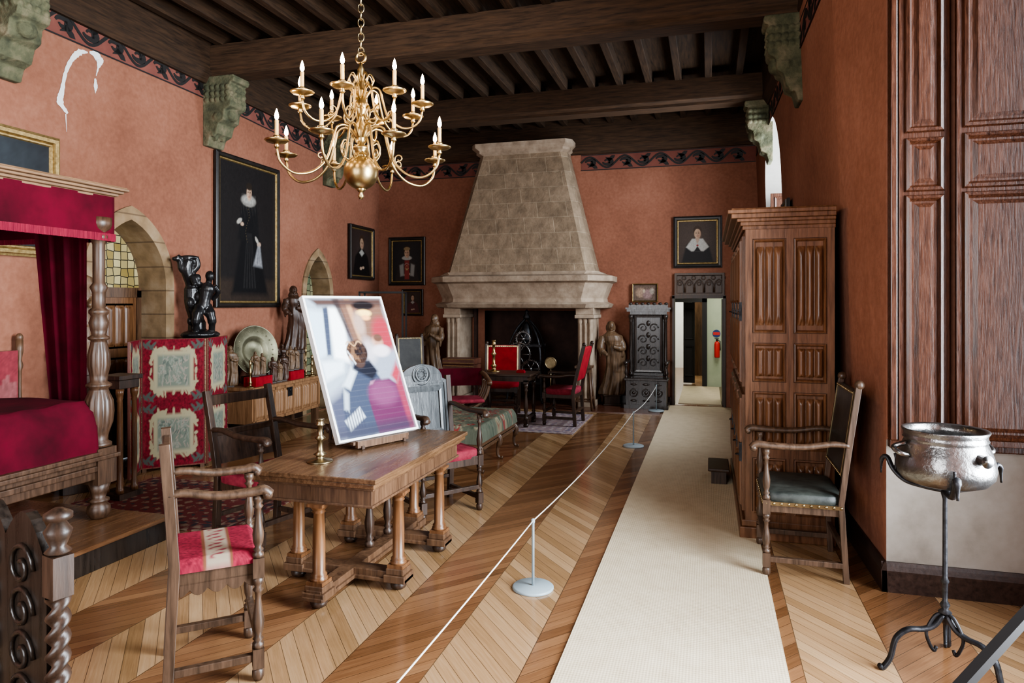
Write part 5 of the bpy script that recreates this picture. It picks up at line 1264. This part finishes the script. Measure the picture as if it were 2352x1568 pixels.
def armset(pathpts,R,zc,count,off,rr,scrollpts,spir):
    path=catmull([(a,0,b) for a,b in pathpts],7)
    arm=MB().tube(path,rr,10)
    for sp_ in scrollpts: arm.tube(catmull([(a,0,b) for a,b in sp_],6),rr*.72,8)
    for s_ in spir: arm.tube(spiral(*s_),rr*.6,6)
    for k in range(count):
        ang=-pi/2+math.radians(off)+2*pi*k/count+math.radians(16.1)
        if k==0:
            a=arm.obj('chandelier_arm',BRASS,cl,rz=ang)
            p_=MB().lathe([(.012,-.03),(.018,-.02),(.012,-.01),(.02,-.002),(.062,.006),(.078,.018),(.076,.022),(.03,.012),(.02,.015),(.018,.028),(.024,.034),(.024,.045),(.0165,.05)],n=24).obj('drip_pan',BRASS,a,loc=(R,0,zc))
            c_=MB().lathe([(.0125,.045),(.0125,.145),(.010,.150)],n=14).obj('candle',CANDLE,a,loc=(R,0,zc))
            f_=MB().lathe([(.004,.15),(.012,.162),(.0145,.175),(.011,.195),(.005,.214),(.0,.226)],n=12).obj('flame_bulb',FLAME,a,loc=(R,0,zc),label='glowing flame-shaped bulb')
            A=(a,p_,c_,f_)
        else:
            a=A[0].copy(); C.objects.link(a); a.rotation_euler=(0,0,ang); a.parent=cl
            for q in A[1:]:
                w_=q.copy(); w_.parent=a; C.objects.link(w_)
        L=bpy.data.lights.new('candle_light','POINT'); L.energy=3.2; L.color=(1,.72,.42); L.shadow_soft_size=.015
        lo=bpy.data.objects.new('candle_light',L); C.objects.link(lo); lo.parent=cl; lo.location=(R*math.cos(ang),R*math.sin(ang),zc+.24)
armset([(.03,2.90),(.10,2.97),(.17,2.95),(.20,2.85),(.245,2.72),(.34,2.63),(.46,2.61),(.545,2.67),(.57,2.76)],.57,2.79,8,-12,.009,
 [[(.03,2.80),(.09,2.74),(.14,2.80),(.12,2.87),(.08,2.85)]],[(.28,2.74,.035,-2.2,1.1,-1)])
armset([(.03,3.17),(.08,3.24),(.13,3.23),(.155,3.14),(.19,3.04),(.27,2.97),(.35,2.965),(.41,3.01),(.43,3.08)],.43,3.11,8,-3,.008,
 [[(.03,3.06),(.08,3.00),(.12,3.04),(.10,3.10),(.07,3.09)],[(.02,3.28),(.06,3.34),(.09,3.30),(.07,3.26),(.05,3.29)]],[(.215,3.06,.03,-2.2,1.1,-1)])
# ------------------------------------------------------------------ lights
def area(name,loc,rot,sx,sy,e,col,spread=pi):
    L=bpy.data.lights.new(name,'AREA'); L.shape='RECTANGLE'; L.size=sx; L.size_y=sy; L.energy=e; L.color=col; L.spread=spread
    o=bpy.data.objects.new(name,L); C.objects.link(o); o.location=loc; o.rotation_euler=rot; return o
DAY=(.84,.92,1)
area('window_daylight',(2.34,2.97,2.55),(0,pi/2,0),3.8,1.8,780,DAY,math.radians(125))
area('far_window_daylight',(1.45,9.85,2.9),(0,pi/2,0),2.2,1.7,290,DAY,math.radians(150))
area('rear_fill',(-2.6,-2.55,2.5),(pi/2+.03,0,0),3.4,3.3,420,(.97,.98,1))  # fill added behind the camera to light surfaces facing it
area('passage_fill',(.3,13.6,2.55),(0,0,0),1.0,1.6,45,(1,.98,.9))  # unseen fill lamp added to light the space past the doorway
area('passage_fill',(-.6,17.5,2.55),(0,0,0),.5,1.6,110,(1,.95,.85))  # second added fill, brightening the end wall of the passage
W=bpy.data.worlds.new('world'); S.world=W; W.use_nodes=True
W.node_tree.nodes['Background'].inputs[0].default_value=(.75,.86,1,1); W.node_tree.nodes['Background'].inputs[1].default_value=1.0
try: S.view_settings.look='AgX - Medium High Contrast'
except Exception: pass
